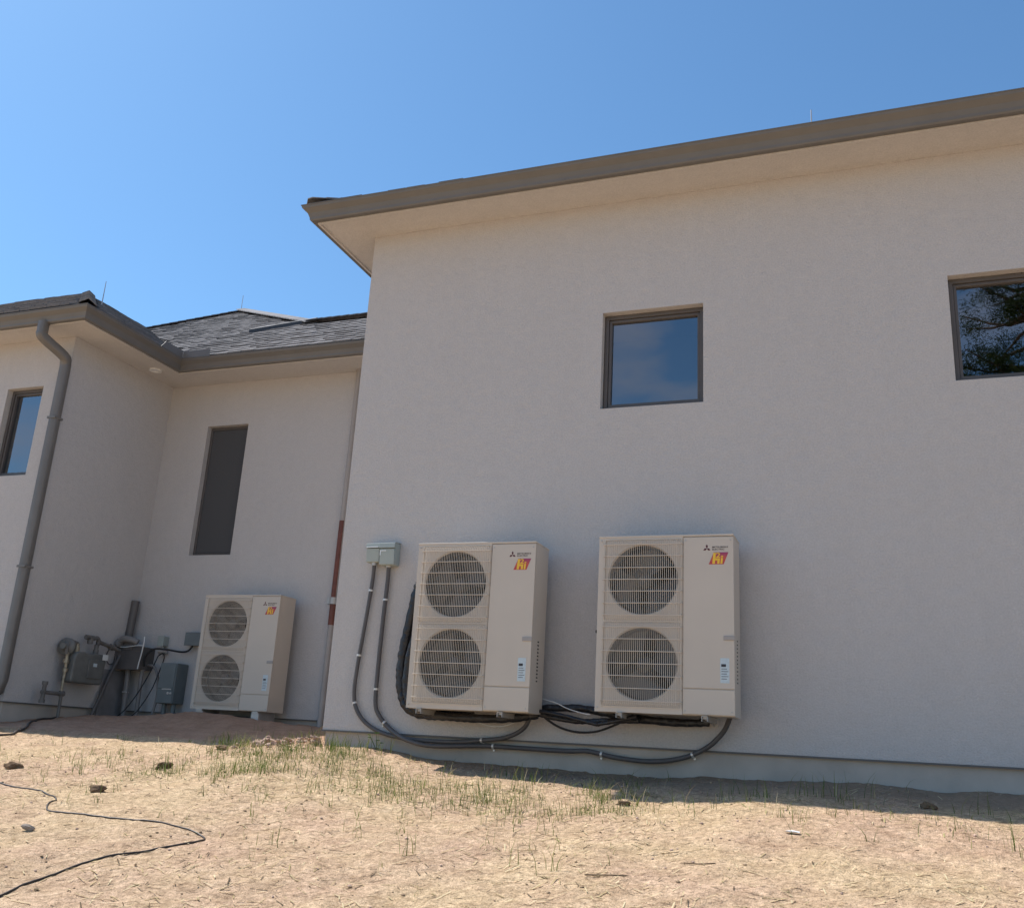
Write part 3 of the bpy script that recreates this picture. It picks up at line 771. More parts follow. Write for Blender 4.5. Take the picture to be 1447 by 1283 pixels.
    n_ = MB(); n_.box(-.016, -.004, .02, .05, .59, .612); n_.obj('side_knob', M['black'], u)
    return u

uL = heat_pump('wall hung twin fan heat pump beside the two grey switch boxes', (1.040, -.486, .201), 'twin fan heat pumps')
uR = heat_pump('wall hung twin fan heat pump below the square blue window', (2.605, -.434, .238), 'twin fan heat pumps')
uS = heat_pump('twin fan heat pump standing low by the dirt mound at the far wing', (-3.062, 2.04, .172), 'twin fan heat pumps', 1.075, False)
for x in (.14, .92):
    ft = MB(); ft.box(x - .04, x + .04, -.01, FD + .01, -.02, -.0005); ft.box(x - .05, x + .05, .0, FD, -.16, -.0205); ft.obj('foot', M['galv'], uS)

# brackets carrying the two near units
def bracket(label, x, z, yf, parent_d):
    t = thing('wall_bracket', label, 'bracket', (x, 0, z), 'steel brackets under the wall units')
    b = MB(); b.box(-.022, .022, yf, -.02, -.004, 0); b.box(-.022, -.018, yf, -.02, -.04, -.0041); b.box(.018, .022, yf, -.02, -.04, -.0041)
    b.obj('arm', M['galv'], t)
    MB().box(-.03, .03, -.02, -.002, -.06, .38).obj('wall_plate', M['galv'], t)
    c = MB(); c.box(-.017, .017, yf + .02, yf + .1, -.002 - .02, .0 - .0042); c.cyl((0, yf + .06, -.03), (0, yf + .06, .0), .009, n=8); c.obj('mount_bolt', M['galv'], t)
    MB().tube([(0, -.03, -.055), (0, yf * .62, -.02)], .007, 6).obj('brace', M['galv'], t)
bracket('left bracket arm under the heat pump nearest the switch boxes', 1.16, .1985, -.50, 0)
bracket('right bracket arm under the heat pump nearest the switch boxes', 1.86, .1985, -.50, 0)
bracket('left bracket arm under the heat pump below the square window', 2.80, .2355, -.46, 0)
bracket('right bracket arm under the heat pump below the square window', 3.44, .2355, -.46, 0)

# ------------------------------------------------------------------ switch boxes and conduits on the near wall
def switch_box(label, x, z, w, h, dp_, rim):
    t = thing('switch_box', label, 'switch box', (x, 0, z), 'grey disconnect boxes')
    MB().box(0, w, -dp_, -.001, 0, h).obj('body', M['greybox'], t, .006)
    c = MB(); c.prism([(-dp_ - .001, .0), (-dp_ - .014, .004), (-dp_ - .026, h * .70), (-dp_ - .001, h * .70)], .002, w - .002, lambda a_, d_, b_: (d_, a_, b_)); c.obj('cover', M['greybox'], t, .003)
    c = MB(); c.prism([(-dp_ - .034, h * .74), (-dp_ - .028, h * .97), (-.001, h * 1.05), (-.001, h * 1.005), (-dp_ - .001, h * 1.001), (-dp_ - .001, h * .74)], -.003, w + .003, lambda a_, d_, b_: (d_, a_, b_)); c.obj('hood', M['greybox'], t, .003)
    r_ = MB()
    if rim: r_.box(.006, w - .01, -dp_ - .036, -dp_ - .0345, h * .745, h * .80)
    else: r_.box(.006, w * .45, -dp_ - .0275, -dp_ - .026, h * .60, h * .64); r_.box(.006, .016, -dp_ - .0275, -dp_ - .0255, h * .42, h * .598)
    r_.obj('rim', M['greylight'], t)
    return t
switch_box('left grey switch box with a long pale rim under its hood', .315, 1.475, .135, .175, .075, True)
switch_box('right grey switch box hanging slightly lower than its neighbour', .462, 1.445, .150, .205, .095, False)

def conduit(label, pts, r, straps, cat='conduit', m='conduit', grp='grey conduits on the near wall'):
    t = thing('conduit', label, cat, pts[0], grp)
    o = Vector(pts[0]); path = [Vector(p) - o for p in smooth_path(pts, 8)]
    MB().tube(path, r, 10).obj('tube', M[m], t)
    st = MB(); hub = MB().tube([path[0], path[0] - Vector((0, 0, .03))], r * 1.45, 10).obj('connector', M['galv'], t)
    for f_ in straps:
        i = int(f_ * (len(path) - 1)); d_ = (path[min(i + 1, len(path) - 1)] - path[i - 1]).normalized(); side = d_.cross(Vector((0, 1, 0))).normalized()
        p = path[i]
        s = MB(); s.tube([p - d_ * .008, p + d_ * .008], r * 1.22, 10)
        yb = -.002 - o.y
        q = p - side * (r * 1.3 + .007); s.tube([(q.x, yb - .012, q.z), (q.x, yb, q.z)], .009, 8)
        s.obj('strap', M['clip'], t)
    return t
Y1 = -.034
conduit('grey conduit from left switch box bending under nearest heat pump', [(.385, -.05, 1.48), (.372, Y1, 1.30), (.342, Y1, .95), (.305, Y1, .56), (.298, Y1, .33), (.335, Y1, .19), (.44, Y1, .075), (.62, Y1, -.005), (.88, Y1, -.04), (1.25, Y1 - .01, -.045), (1.54, Y1 - .01, -.018), (1.76, Y1 - .03, .015), (1.92, -.1, .09), (2.02, -.2, .205)],
        .018, (.1, .22, .36, .77))
conduit('grey conduit from right switch box running on to second heat pump', [(.534, -.05, 1.46), (.527, Y1, 1.30), (.517, Y1, .95), (.512, Y1, .52), (.520, Y1, .24), (.575, Y1, .13), (.68, Y1, .035), (.86, Y1 - .045, -.045), (1.10, Y1 - .045, -.085), (1.545, Y1 - .0, -.062), (1.9, Y1, -.062), (2.27, Y1, -.064), (2.45, Y1, -.056), (2.68, Y1, -.092), (2.96, Y1, -.105), (3.2, Y1, -.066), (3.39, Y1 - .02, .02), (3.52, -.09, .14), (3.58, -.16, .245)],
        .019, (.09, .2, .31, .52, .70, .86))

# black wrapped line sets behind and below the units
t = thing('pipe_bundle', 'black wrapped pipe bundle behind the heat pump by the switch boxes', 'pipe bundle', (.95, -.1, 1.35))
o_ = Vector((.95, -.1, 1.35))
def lumpy(pts, r, n, amp, seed):
    rg = random.Random(seed); p = smooth_path(pts, 10)
    return [q - o_ for q in p], [r * (1 + amp * rg.uniform(-1, 1)) for _ in p]
for pts, r, sd in (([(1.04, -.10, 1.33), (.93, -.12, 1.30), (.875, -.12, 1.20), (.83, -.12, .95), (.79, -.12, .66), (.79, -.12, .44), (.835, -.12, .27), (.93, -.12, .185), (1.10, -.13, .165), (1.32, -.13, .17), (1.48, -.13, .20)], .043, 1),
                   ([(1.06, -.17, 1.26), (1.0, -.17, 1.0), (.90, -.16, .78), (.86, -.16, .50), (.88, -.16, .32), (.97, -.18, .21), (1.2, -.2, .16), (1.5, -.2, .15), (1.8, -.2, .16), (2.06, -.16, .2)], .034, 2),
                   ([(1.05, -.1, .9), (.99, -.09, .6), (.93, -.07, .42), (.97, -.08, .27), (1.1, -.08, .19)], .05, 3)):
    p, r = lumpy(pts, r, 9, .13, sd); MB().tube(p, r, 9).obj('insulated_pipe', M['wrap'], t)
t = thing('pipe_bundle', 'black wrapped pipes spanning the gap between the two wall units', 'pipe bundle', (2.1, -.12, .22)); o_ = Vector((2.1, -.12, .22))
for pts, r, sd in (([(2.02, -.1, .25), (2.2, -.1, .262), (2.45, -.1, .262), (2.8, -.12, .21), (3.2, -.13, .19), (3.42, -.14, .2)], .03, 4), ([(2.02, -.15, .22), (2.2, -.17, .185), (2.4, -.18, .165), (2.6, -.2, .175), (2.9, -.22, .19)], .022, 5), ([(2.0, -.2, .24), (2.3, -.22, .2), (2.55, -.24, .15), (2.62, -.24, .155), (2.9, -.3, .215)], .016, 6)):
    p, r = lumpy(pts, r, 9, .12, sd); MB().tube(p, r, 9).obj('insulated_pipe', M['wrap'], t)
def wire(name, label, pts, r, m, cat='cable', grp=None):
    o = MB().tube(smooth_path(pts, 8), r, 6).obj(name, M[m]); return tag(o, label, cat, grp)
wire('cable', 'thin black cable looping low between the two wall units', [(2.05, -.14, .235), (2.12, -.1, .17), (2.22, -.08, .115), (2.36, -.07, .085), (2.52, -.08, .095), (2.66, -.12, .14), (2.78, -.2, .185)], .0095, 'black')
wire('wire', 'thin white wire crossing the black pipes between the wall units', [(2.07, -.1, .33), (2.2, -.14, .30), (2.32, -.17, .255), (2.45, -.18, .225), (2.5, -.18, .22)], .0045, 'whitewire', 'wire')
wire('wire', 'pale drooping wire below the heat pump by the switch boxes', [(1.42, -.14, .17), (1.55, -.13, .115), (1.7, -.12, .095), (1.85, -.14, .13), (1.95, -.2, .19)], .0035, 'whitewire', 'wire')

# ------------------------------------------------------------------ gas meter set on the left block's side wall
gm = thing('gas_meter', 'grey gas meter with round regulator and thin riser pipe', 'gas meter', (-4.33, 1.6, 0))
def loc(b, name, m, t, bevel=0):
    o0 = t.location; b.v = [(x - o0.x, y - o0.y, z - o0.z) for x, y, z in b.v]; return b.obj(name, M[m], t, bevel)
b = MB(); q = []
for yy, zz in ((1.34, .40), (1.36, .385), (1.82, .385), (1.845, .40), (1.86, .66), (1.845, .72), (1.80, .745), (1.66, .75), (1.62, .735), (1.54, .735), (1.50, .75), (1.40, .745), (1.36, .72), (1.345, .66)): q.append((yy, zz))
b.prism(q, -4.42, -4.26, lambda a_, d_, z_: (d_, a_, z_)); loc(b, 'body', 'gas', gm, .018)
b = MB(); b.box(-4.259, -4.246, 1.57, 1.80, .45, .67); loc(b, 'index_cover', 'gas', gm, .008)
b = MB(); b.box(-4.245, -4.243, 1.64, 1.70, .59, .63); loc(b, 'index_window', 'label', gm)
b = MB(); b.box(-4.2455, -4.243, 1.77, 1.86, .68, .75); loc(b, 'tag_plate', 'whitewire', gm)
b = MB(); b.cyl((-4.34, 1.43, .745), (-4.34, 1.43, .80), .034); b.cyl((-4.34, 1.43, .80), (-4.34, 1.43, .84), .026); loc(b, 'inlet_union', 'brass', gm)
b = MB(); b.cyl((-4.34, 1.74, .745), (-4.34, 1.74, .80), .034); b.cyl((-4.34, 1.74, .80), (-4.34, 1.74, .86), .026); loc(b, 'outlet_union', 'gaspipe', gm)
b = MB(); b.lathe([(0, .03), (.02, .085), (.035, .105), (.055, .105), (.06, .105), (.075, .085), (.10, .04), (.16, .034)], (-4.40, 1.36, .79), (.35, -.94, 0), 24); loc(b, 'regulator', 'gas', gm)
b = MB(); b.tube(smooth_path([(-4.34, 1.28, .70), (-4.34, 1.28, .80), (-4.34, 1.34, .85), (-4.34, 1.43, .84)], 4), .022, 10); loc(b, 'elbow', 'gaspipe', gm)
b = MB(); b.cyl((-4.34, 1.30, .72), (-4.34, 1.31, .55), .02); b.cyl((-4.34, 1.30, .64), (-4.34, 1.30, .60), .035, n=6); b.cyl((-4.34, 1.31, .54), (-4.34, 1.31, .50), .03, n=6); b.cyl((-4.34, 1.31, .5), (-4.34, 1.31, .27), .016); loc(b, 'valve_stem', 'brass', gm)
b = MB(); b.cyl((-4.34, 1.32, .27), (-4.34, 1.33, -.15), .019); loc(b, 'riser', 'gaspipe', gm)
b = MB(); b.cyl((-4.34, 1.36, .245), (-4.34, 1.02, .25), .022); b.cyl((-4.34, 1.35, .25), (-4.34, 1.29, .25), .032); b.cyl((-4.34, 1.05, .14), (-4.34, 1.05, .36), .024); b.cyl((-4.34, 1.05, .33), (-4.34, 1.05, .37), .033); b.cyl((-4.34, 1.05, .13), (-4.34, 1.05, .17), .033); loc(b, 'stop_tee', 'gaspipe', gm)
b = MB(); b.tube(smooth_path([(-4.34, 1.62, .905), (-4.34, 1.72, .94), (-4.34, 1.76, .90), (-4.34, 1.75, .86)], 4), .026, 10); b.tube([(-4.34, 1.74, .90), (-4.34, 1.9, .875), (-4.34, 2.14, .83)], .024, 10)
b.cyl((-4.34, 1.96, .862), (-4.34, 2.02, .852), .036); b.cyl((-4.34, 1.62, .86), (-4.34, 1.62, .94), .034); b.cyl((-4.34, 1.54, .93), (-4.34, 1.68, .93), .03); loc(b, 'outlet_pipe', 'gaspipe', gm)

# ------------------------------------------------------------------ electrical gear in the inside corner
wt = thing('wireway', 'dark wireway box on two conduits in the inside corner', 'wireway box', (-4.3, 2.3, .6))
b = MB(); b.box(-4.50, -4.09, 2.25, 2.499, .62, .90); loc(b, 'box', 'trough', wt, .006)
b = MB(); b.box(-4.51, -4.08, 2.238, 2.249, .61, .845); loc(b, 'cover', 'trough', wt, .004)
b = MB(); b.cyl((-4.35, 2.36, .619), (-4.29, 2.34, -.1), .034, n=12); loc(b, 'conduit', 'pvc', wt)
b = MB(); b.cyl((-4.13, 2.36, .619), (-4.09, 2.34, -.1), .026, n=12); b.cyl((-4.13, 2.36, .60), (-4.13, 2.36, .64), .04, n=12); loc(b, 'conduit', 'pvc', wt)
b = MB(); b.tube(smooth_path([(-4.08, 2.4, .68), (-3.95, 2.36, .66), (-3.84, 2.33, .52), (-3.80, 2.32, .3), (-3.84, 2.3, -.02)], 6), .017, 8); loc(b, 'flex_conduit', 'pvc', wt)
b = MB(); b.box(-4.335, -4.295, 2.295, 2.375, .33, .345); loc(b, 'strap', 'clip', wt)
st_ = thing('stub_pipe', 'wide dark pipe stub rising above the wireway box', 'pipe', (-4.44, 2.4, .6))
b = MB(); b.tube([(-4.475, 2.40, .905), (-4.455, 2.41, 1.50)], .05, 14, cap=False); b.tube([(-4.475, 2.40, .905), (-4.455, 2.41, 1.50)], .043, 14, cap=False); loc(b, 'pipe', 'trough', st_)
b = MB(); b.cyl((-4.475, 2.40, .905), (-4.474, 2.40, .98), .062, n=14); loc(b, 'coupling', 'trough', st_)
wh = thing('weatherhead', 'pale rounded fitting on top of the wireway box', 'fitting', (-4.3, 2.3, .9))
b = MB(); b.tube(smooth_path([(-4.44, 2.22, .93), (-4.36, 2.20, .985), (-4.26, 2.22, .98), (-4.18, 2.26, .95)], 5), .042, 12); b.cyl((-4.45, 2.215, .92), (-4.42, 2.22, .95), .055, n=12); loc(b, 'hood', 'pvc', wh)
b = MB(); b.box(-4.40, -4.24, 2.232, 2.30, .846, .97); loc(b, 'base', 'trough', wh, .01)
rc = tag(MB().tube(smooth_path([(-4.40, 1.86, -.10), (-4.41, 2.0, .22), (-4.42, 2.14, .55), (-4.42, 2.22, .72), (-4.42, 2.26, .80)], 5), .022, 10).obj('leaning_conduit', M['trough']), 'dark leaning conduit between gas meter and wireway box', 'conduit')
bd_ = tag(MB().box(-4.499, -4.475, 2.08, 2.498, -.1, .60).obj('backing_board', M['board'], None, .004), 'dark backing board behind the conduits in the corner', 'board')
jb = thing('junction_box', 'small pale junction box right of the wireway box', 'junction box', (-3.93, 2.45, .93))
b = MB(); b.box(-3.985, -3.90, 2.40, 2.499, .93, 1.05); loc(b, 'body', 'greybox', jb, .005)
b = MB(); b.box(-3.99, -3.895, 2.392, 2.399, .925, 1.055); loc(b, 'cover', 'greybox', jb, .003)
b = MB(); b.cyl((-3.94, 2.45, .929), (-3.94, 2.45, .80), .014, n=8); b.cyl((-3.99, 2.45, .86), (-3.87, 2.45, .86), .03, n=8); loc(b, 'nipple', 'galv', jb)
jb = thing('junction_box', 'dark grey outlet box half behind the far heat pump', 'junction box', (-3.4, 2.45, .9))
b = MB(); b.box(-3.56, -3.33, 2.40, 2.499, .945, 1.10); loc(b, 'body', 'blueg', jb, .005)
b = MB(); b.box(-3.57, -3.32, 2.388, 2.399, .94, 1.105); loc(b, 'cover', 'blueg', jb, .004)
bc = thing('utility_cabinet', 'blue grey utility cabinet beside the far heat pump', 'utility cabinet', (-3.63, 2.4, .1))
b = MB(); b.box(-3.78, -3.53, 2.28, 2.499, .22, .71); loc(b, 'body', 'blueg', bc, .01)
b = MB(); b.box(-3.77, -3.54, 2.266, 2.279, .40, .70); loc(b, 'door', 'blueg', bc, .006)
b = MB(); b.box(-3.77, -3.54, 2.268, 2.279, .225, .39); loc(b, 'lower_cover', 'blueg', bc, .006)
b = MB(); b.cyl((-3.60, 2.258, .345), (-3.60, 2.268, .345), .016, n=10); b.cyl((-3.56, 2.258, .345), (-3.56, 2.268, .345), .014, n=10); b.box(-3.70, -3.56, 2.262, 2.267, .385, .40); loc(b, 'latch', 'clip', bc)
b = MB(); b.cyl((-3.72, 2.38, .219), (-3.72, 2.38, -.1), .03, n=10); b.cyl((-3.58, 2.38, .219), (-3.58, 2.38, -.1), .03, n=10); loc(b, 'leg_conduit', 'blueg', bc)
wire('cable', 'black cable running from the wireway to the outlet box', [(-4.06, 2.30, .66), (-4.04, 2.28, .78), (-3.95, 2.30, .875), (-3.8, 2.38, .88), (-3.62, 2.42, .86), (-3.52, 2.43, .88), (-3.47, 2.44, .945)], .012, 'black')
wire('wire', 'white wire hanging down the right of the wireway box', [(-4.06, 2.225, 1.02), (-4.05, 2.22, .95), (-4.06, 2.22, .82), (-4.08, 2.22, .68), (-4.085, 2.22, .62)], .008, 'whitewire', 'wire')
wire('wire', 'white wire lying across the top of the wireway box', [(-4.50, 2.22, .90), (-4.35, 2.215, .885), (-4.18, 2.215, .905), (-4.05, 2.22, .915)], .006, 'whitewire', 'wire')
wire('cable', 'thin black cable slanting from junction box to the dirt', [(-3.95, 2.40, .80), (-3.97, 2.34, .62), (-4.06, 2.28, .35), (-4.16, 2.2, .12), (-4.25, 2.12, .0)], .007, 'black')
wire('cable', 'thin black cable curling down left of the utility cabinet', [(-3.95, 2.40, .80), (-3.85, 2.36, .83), (-3.80, 2.34, .77), (-3.81, 2.3, .6), (-3.86, 2.26, .36), (-3.98, 2.2, .1), (-4.06, 2.1, .0)], .007, 'black')
wire('cable', 'dark coil of cable at the left of the wireway box', [(-4.46, 2.2, .9), (-4.49, 2.12, .84), (-4.48, 2.08, .74), (-4.45, 2.12, .66), (-4.44, 2.2, .70), (-4.46, 2.2, .80)], .008, 'trough')

# ------------------------------------------------------------------ loose things on the ground
def on_ground(pts, dz): return [(x, y, ground_z(x, y) + dz) for x, y in pts]
def ground_cable(label, pts, r, m):
    p = smooth_path([(x, y, 0) for x, y in pts], 14); p = [(q.x, q.y, (ground_z(q.x, q.y) + ground_z(q.x + .03, q.y) + ground_z(q.x - .03, q.y) + ground_z(q.x, q.y + .04) + ground_z(q.x, q.y - .04)) / 5 + r * .9) for q in p]
    return tag(MB().tube(p, r, 6).obj('cable', M[m]), label, 'cable')
ground_cable('long black cable snaking across the sunlit dirt in front', [(-3.4, -1.75), (-2.0, -2.22), (-1.05, -2.40), (-.55, -2.50), (-.30, -2.64), (-.17, -2.84), (.02, -2.97), (.39, -2.95), (.72, -2.87), (.92, -2.84), (1.06, -2.90), (1.10, -3.04), (1.02, -3.30), (.93, -3.60), (.91, -3.90), (.94, -4.2), (1.0, -4.6), (1.1, -5.2)], .005, 'cable')
ground_cable('dark cable on shaded dirt leading left from the gas meter', [(-4.34, 1.30), (-4.3, 1.0), (-3.9, .5), (-3.5, .10), (-3.2, -.30), (-3.05, -.62), (-3.4, -1.2), (-4.6, -1.6)], .012, 'cable')

def rock_mesh(seed, sub=2, flatn=.6, m='rock'):
    bm = bmesh.new(); bmesh.ops.create_icosphere(bm, subdivisions=sub, radius=1)
    rg = random.Random(seed); off = Vector((rg.random() * 50, rg.random() * 50, rg.random() * 50)); sx, sy = rg.uniform(.75, 1.25), rg.uniform(.6, 1.0)
    for v in bm.verts:
        k = 1 + .45 * noise.noise(v.co * 1.1 + off) + .22 * noise.noise(v.co * 2.7 + off)
        v.co = Vector((v.co.x * sx, v.co.y * sy, v.co.z * flatn)) * k
    me = bpy.data.meshes.new('rock'); bm.to_mesh(me); bm.free(); me.materials.append(M[m]); return me
RK = [rock_mesh(i, 1, rnd.uniform(.3, .6)) for i in range(9)]
for i in range(90):
    a_ = rnd.random(); x = -.80 + .86 * math.sqrt(a_) * rnd.uniform(.5, 1.0); y = rnd.gauss(.06, .17) - .14 * a_
    if x > -.02: y = min(y, -.06)
    s = rnd.uniform(.014, .036) + .028 * rnd.random() ** 4
    hgt = .09 * math.exp(-((x + .2) / .25) ** 2 - (y / .2) ** 2) * rnd.random()
    o = put('rubble_chunk', RK[i % 9]); o.location = (x, y, ground_z(x, y) + s * .25 + hgt); o.scale = (s, s, s)
    o.rotation_euler = (rnd.uniform(-.7, .7), rnd.uniform(-.7, .7), rnd.random() * 6.3)
    tag(o, 'pinkish chunk in the rubble heap at the near corner of the wall', 'rubble', 'rubble heap at the wall corner')
CL = [rock_mesh(30 + i, 3, .6, 'clod') for i in range(4)]
for i, (x, y, s, lb) in enumerate([(-1.45, -1.93, .055, 'broad dark dirt clod at the far left of the sunlit soil'), (-.44, -1.48, .055, 'dark upright dirt clod in thin grass left of the wall corner'), (-.64, -.55, .045, 'dark dirt clod beside the grass tuft at the shade edge'),
                              (-.29, -2.31, .05, 'low brown dirt clod above the bend of the cable'), (4.9, -.74, .05, 'dark dirt clod at the foot of the wall on the right'), (3.05, -1.25, .035, 'small dark clod in the sun below the right heat pump')]):
    o = put('dirt_clod', CL[i % 4]); o.location = (x, y, ground_z(x, y) + s * .3); o.scale = (s * 1.25, s, s); o.rotation_euler = (0, 0, i * 1.3); tag(o, lb, 'clod', 'dark dirt clods')
o = put('stone', rock_mesh(77, 2, .6, 'stone')); o.location = (.24, -3.37, ground_z(.24, -3.37) + .015); o.scale = (.034, .022, .026); o.rotation_euler = (0, .2, .5); tag(o, 'small grey stone inside the loop of the long cable', 'stone')
o = put('debris_chip', rock_mesh(78, 1, .25, 'stone')); o.data.materials[0] = M['white']; o.location = (4.16, -1.86, ground_z(4.16, -1.86) + .012); o.scale = (.045, .03, .03); tag(o, 'flat white chip on the sunlit dirt at right', 'debris')
for lb, pts in (('curved dark twig on the dirt at the lower right', [(3.70, -2.60), (3.78, -2.63), (3.86, -2.62)]), ('dark twig lying in the lower middle foreground', [(3.30, -2.98), (3.36, -2.95), (3.42, -2.96), (3.5, -2.93)])):
    p = smooth_path(on_ground(pts, .008), 5); tag(MB().tube(p, [.0035] * (len(p) - 1) + [.0012], 5).obj('twig', M['litter']), lb, 'twig')

# pebbles and crumbs
peb = MB(); ico = bmesh.new(); bmesh.ops.create_icosphere(ico, subdivisions=1, radius=1); iv = [v.co.copy() for v in ico.verts]; ifc = [tuple(v.index for v in f.verts) for f in ico.faces]; ico.free()
for i in range(5200):
    x = rnd.uniform(-4.5, 6.6); y = -5.0 + 5.2 * rnd.random() ** .75
    if y > -.03 and x > -.05: continue
    s = .0025 + .009 * rnd.random() ** 7; z = ground_z(x, y); k = [rnd.uniform(.7, 1.3) for _ in range(3)]
    peb.add([(x + v.x * s * k[0], y + v.y * s * k[1], z + s * .3 + v.z * s * .7 * k[2]) for v in iv], ifc, 0 if rnd.random() < .4 else 1)
tag(peb.obj('pebbles', [M['rock'], M['crumb']], fix=False), 'scattered pebbles and soil crumbs over the bare dirt', 'pebbles', kind='stuff')

# dry straw flecks
def band(x, y):
    """how grassy a spot is: a swath in front of the near wall's left half"""
    v = math.exp(-((y + 1.35 - .05 * (x - 2)) / .55) ** 2) * (1.0 if -.5 < x < 3.2 else .28 if x < 5.8 and x >= 3.2 else .22)
    v += 1.3 * math.exp(-((x - .45) / .55) ** 2 - ((y + .6) / .45) ** 2)
    v += 1.1 * math.exp(-((x + .75) / .3) ** 2 - ((y + .25) / .28) ** 2)
    v += .35 * math.exp(-((x + .6) / .8) ** 2 - ((y + 1.6) / .6) ** 2)
    n = noise.noise((x * 1.7, y * 1.7, 2.2)) * .9 + noise.noise((x * 5, y * 5, 4.2)) * .5
    return max(0, v * (.62 + n) + .02)
stw = MB()
for i in range(26000):
    x = rnd.uniform(-4.5, 6.6); y = -4.9 + 4.85 * rnd.random() ** .8
    d_ = .35 + .8 * min(1, band(x, y)) + .5 * noise.noise((x * 1.1, y * 1.1, 7.7))
    if rnd.random() > d_ or (y > -.05 and x > -.1): continue
    L_ = rnd.uniform(.012, .085) * (1 if rnd.random() < .85 else 1.6); w_ = rnd.uniform(.0012, .0034); an = rnd.gauss(.1, .9); c, s = math.cos(an), math.sin(an)
    z0 = ground_z(x, y) + rnd.uniform(.002, .006); z1 = ground_z(x + c * L_, y + s * L_) + rnd.uniform(.002, .012)
    stw.add([(x - s * w_, y + c * w_, z0), (x + s * w_, y - c * w_, z0), (x + c * L_ + s * w_, y + s * L_ - c * w_, z1), (x + c * L_ - s * w_, y + s * L_ + c * w_, z1)], [(0, 1, 2, 3)], (2 if rnd.random() < min(.55, .8 * band(x, y)) else 0) if rnd.random() < .80 else 1)
tag(stw.obj('straw', [M['straw'], M['litter'], M['drygrass']], fix=False), 'dry straw and dark litter strewn over the dirt', 'straw', kind='stuff')

# sparse seedling grass
gr = MB()
def blade(b, x, y, L_, lean, an, w_, mi=0):
    z = ground_z(x, y) - .004; c, s = math.cos(an), math.sin(an); fa = an + rnd.uniform(.8, 2.2); fc, fs_ = math.cos(fa), math.sin(fa)
    vs = []
    for k in range(4):
        t = k / 3; h = L_ * (t - .18 * lean * t * t); o = L_ * lean * t * t * .75; w2 = w_ * (1 - t ** 1.6) + .0002
        cx, cy = x + c * o, y + s * o
        vs += [(cx - fc * w2, cy - fs_ * w2, z + h), (cx + fc * w2, cy + fs_ * w2, z + h)]
    b.add(vs, [(0, 1, 3, 2), (2, 3, 5, 4), (4, 5, 7, 6)], mi, True)
n_c = 0; tries = 0
while n_c < 880 and tries < 60000:
    tries += 1
    x = rnd.uniform(-2.5, 6.4); y = rnd.uniform(-3.6, .0) if x > -.1 else rnd.uniform(-3.2, 1.6)
    if x > -.05 and y > -.06: continue
    dn = band(x, y)
    if rnd.random() > dn: continue
    n_c += 1
    n = int(1 + rnd.random() ** 2.2 * 20 * min(1, .25 + dn)); rad = .012 + .004 * n; hh = rnd.uniform(.5, 1.25); lean_an = rnd.random() * 6.3
    for q in range(n):
        bx, by = x + rnd.gauss(0, rad), y + rnd.gauss(0, rad * .8)
        if bx > -.02 and by > -.03: continue
        blade(gr, bx, by, hh * (.035 + .115 * rnd.random() ** 1.3), min(2.4, .1 + abs(rnd.gauss(0, .8))), lean_an + rnd.gauss(0, 1.4), rnd.uniform(.0012, .0027), 0 if rnd.random() < .80 else 1)
for x, y, n, L_ in ((1.53, -2.93, 9, .11), (3.05, -2.9, 8, .2), (2.35, -2.95, 5, .16), (4.35, -.62, 16, .2), (4.18, -.66, 9, .17), (3.75, -.68, 9, .14), (2.2, -.62, 14, .16), (2.7, -.55, 9, .16), (5.2, -.9, 9, .16), (5.25, -1.7, 14, .2), (.3, -1.4, 10, .16), (-.65, -.30, 40, .14), (-.95, -.1, 22, .12), (-.35, .5, 26, .12), (-.75, .75, 20, .1), (-1.9, -.3, 12, .08), (.35, -.35, 30, .18), (.5, -.55, 30, .17), (.62, -.3, 22, .2), (1.0, -.9, 20, .16)):
    for q in range(n): blade(gr, x + rnd.gauss(0, .07), y + rnd.gauss(0, .05), L_ * rnd.uniform(.5, 1.1), rnd.uniform(.1, .9), rnd.random() * 6.3, rnd.uniform(.0018, .003), 0)
tag(gr.obj('grass', [M['grass'], M['straw']], fix=False), 'thin green seedling grass in a patchy band over the dirt', 'grass', kind='stuff')

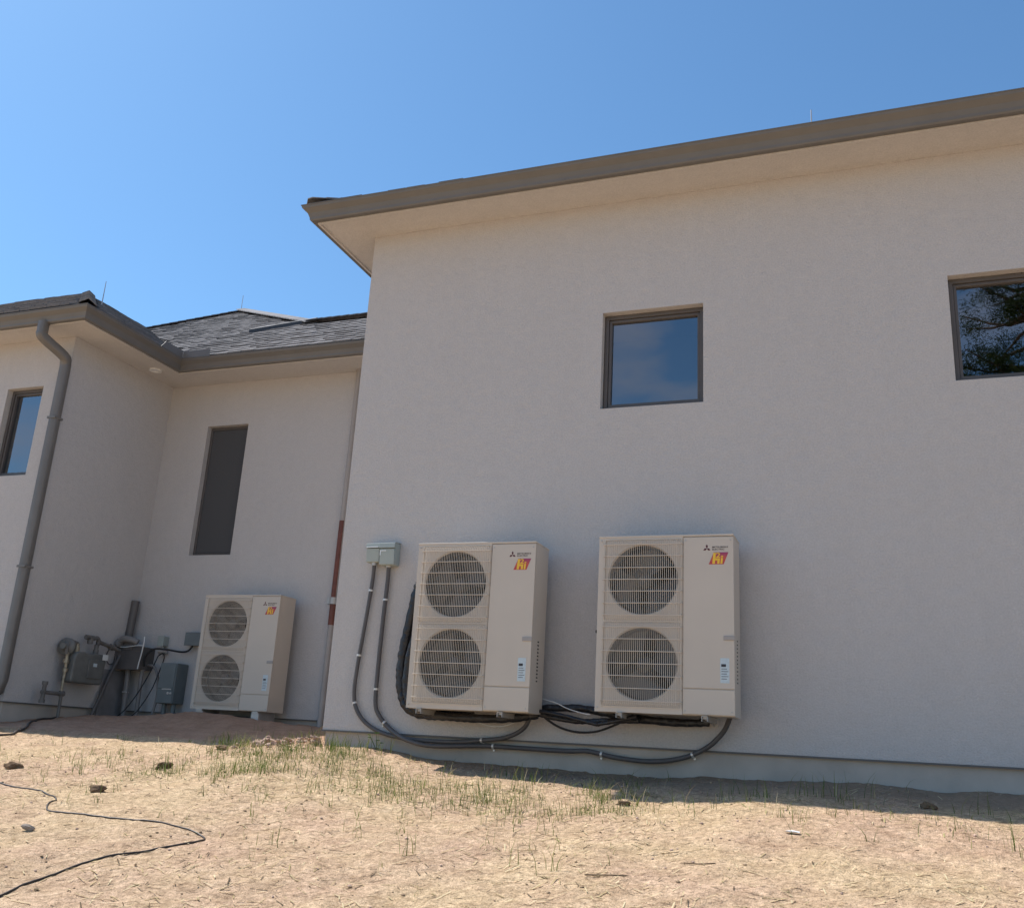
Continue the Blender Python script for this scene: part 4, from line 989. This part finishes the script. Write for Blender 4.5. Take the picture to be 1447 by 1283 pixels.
# small leafy weed at the wall corner
wd = MB(); wx, wy = .58, -.05; wz = ground_z(wx, wy)
for k in range(5):
    an = k * 1.26 + .3; tip = (wx + .05 * math.cos(an), wy - .05 + .04 * math.sin(an), wz + .05 + .02 * k)
    wd.tube([(wx, wy, wz - .01), tip], .002, 4)
    for q in range(3):
        a2 = an + (q - 1) * .9; L_ = .03; c, s = math.cos(a2), math.sin(a2)
        wd.add([tip, (tip[0] + c * L_ * .5 - s * .011, tip[1] + s * L_ * .5 + c * .011, tip[2] + .01), (tip[0] + c * L_, tip[1] + s * L_, tip[2] + .004), (tip[0] + c * L_ * .5 + s * .011, tip[1] + s * L_ * .5 - c * .011, tip[2] + .01)], [(0, 1, 2, 3)])
tag(wd.obj('weed', M['weed'], fix=False), 'small broad leaved weed growing at the foot of the wall', 'weed')

# ------------------------------------------------------------------ pine behind the photographer (seen in the right window's reflection)
def pine(label, x, y, h, seed):
    rg = random.Random(seed); z0 = ground_z(x, y); t = thing('pine_tree', label, 'pine tree', (x, y, z0), 'pines mirrored in the window')
    MB().tube([(0, 0, -.2), (.1, .05, h * .3), (-.05, .1, h * .6), (.1, 0, h * .8), (.05, .05, h)], [.30, .25, .19, .12, .03], 10).obj('trunk', M['bark'], t)
    lim = MB(); cr = MB()
    for k in range(105):
        zt = h * rg.uniform(.30, .99); an = rg.random() * 6.3; L_ = (1 - (zt / h - .3) * 1.2) * rg.uniform(1.8, 4.6) + .5
        c, s = math.cos(an), math.sin(an); rise = rg.uniform(-.05, .4)
        P = [Vector((c * L_ * q, s * L_ * q, zt + L_ * rise * q * q + .15 * math.sin(q * 5 + k))) for q in (0, .3, .6, 1)]
        lim.tube(P, [.085, .06, .04, .015], 5)
        for q in range(int(5 + L_ * 3)):
            tq = rg.uniform(.4, 1.05); p = P[0].lerp(P[3], tq) + Vector((rg.gauss(0, .3), rg.gauss(0, .3), rg.gauss(.05, .2)))
            for m_ in range(54):
                d_ = Vector((rg.gauss(0, 1), rg.gauss(0, 1), rg.gauss(.3, .8))).normalized(); ln = rg.uniform(.12, .24); w_ = Vector((rg.gauss(0, 1), rg.gauss(0, 1), rg.gauss(0, 1))).cross(d_).normalized() * .013
                o_ = p + Vector((rg.gauss(0, .17), rg.gauss(0, .17), rg.gauss(0, .11))); cr.add([o_ - w_, o_ + w_, o_ + d_ * ln], [(0, 1, 2)])
    lim.obj('limbs', M['bark'], t); cr.obj('crown', M['needle'], t, fix=False)
pine('tall open crowned pine mirrored in the right hand window', 9.75, -25.0, 21.5, 27)
pine('second pine standing farther back beyond the tall pine', 13.5, -33.0, 19.0, 5)
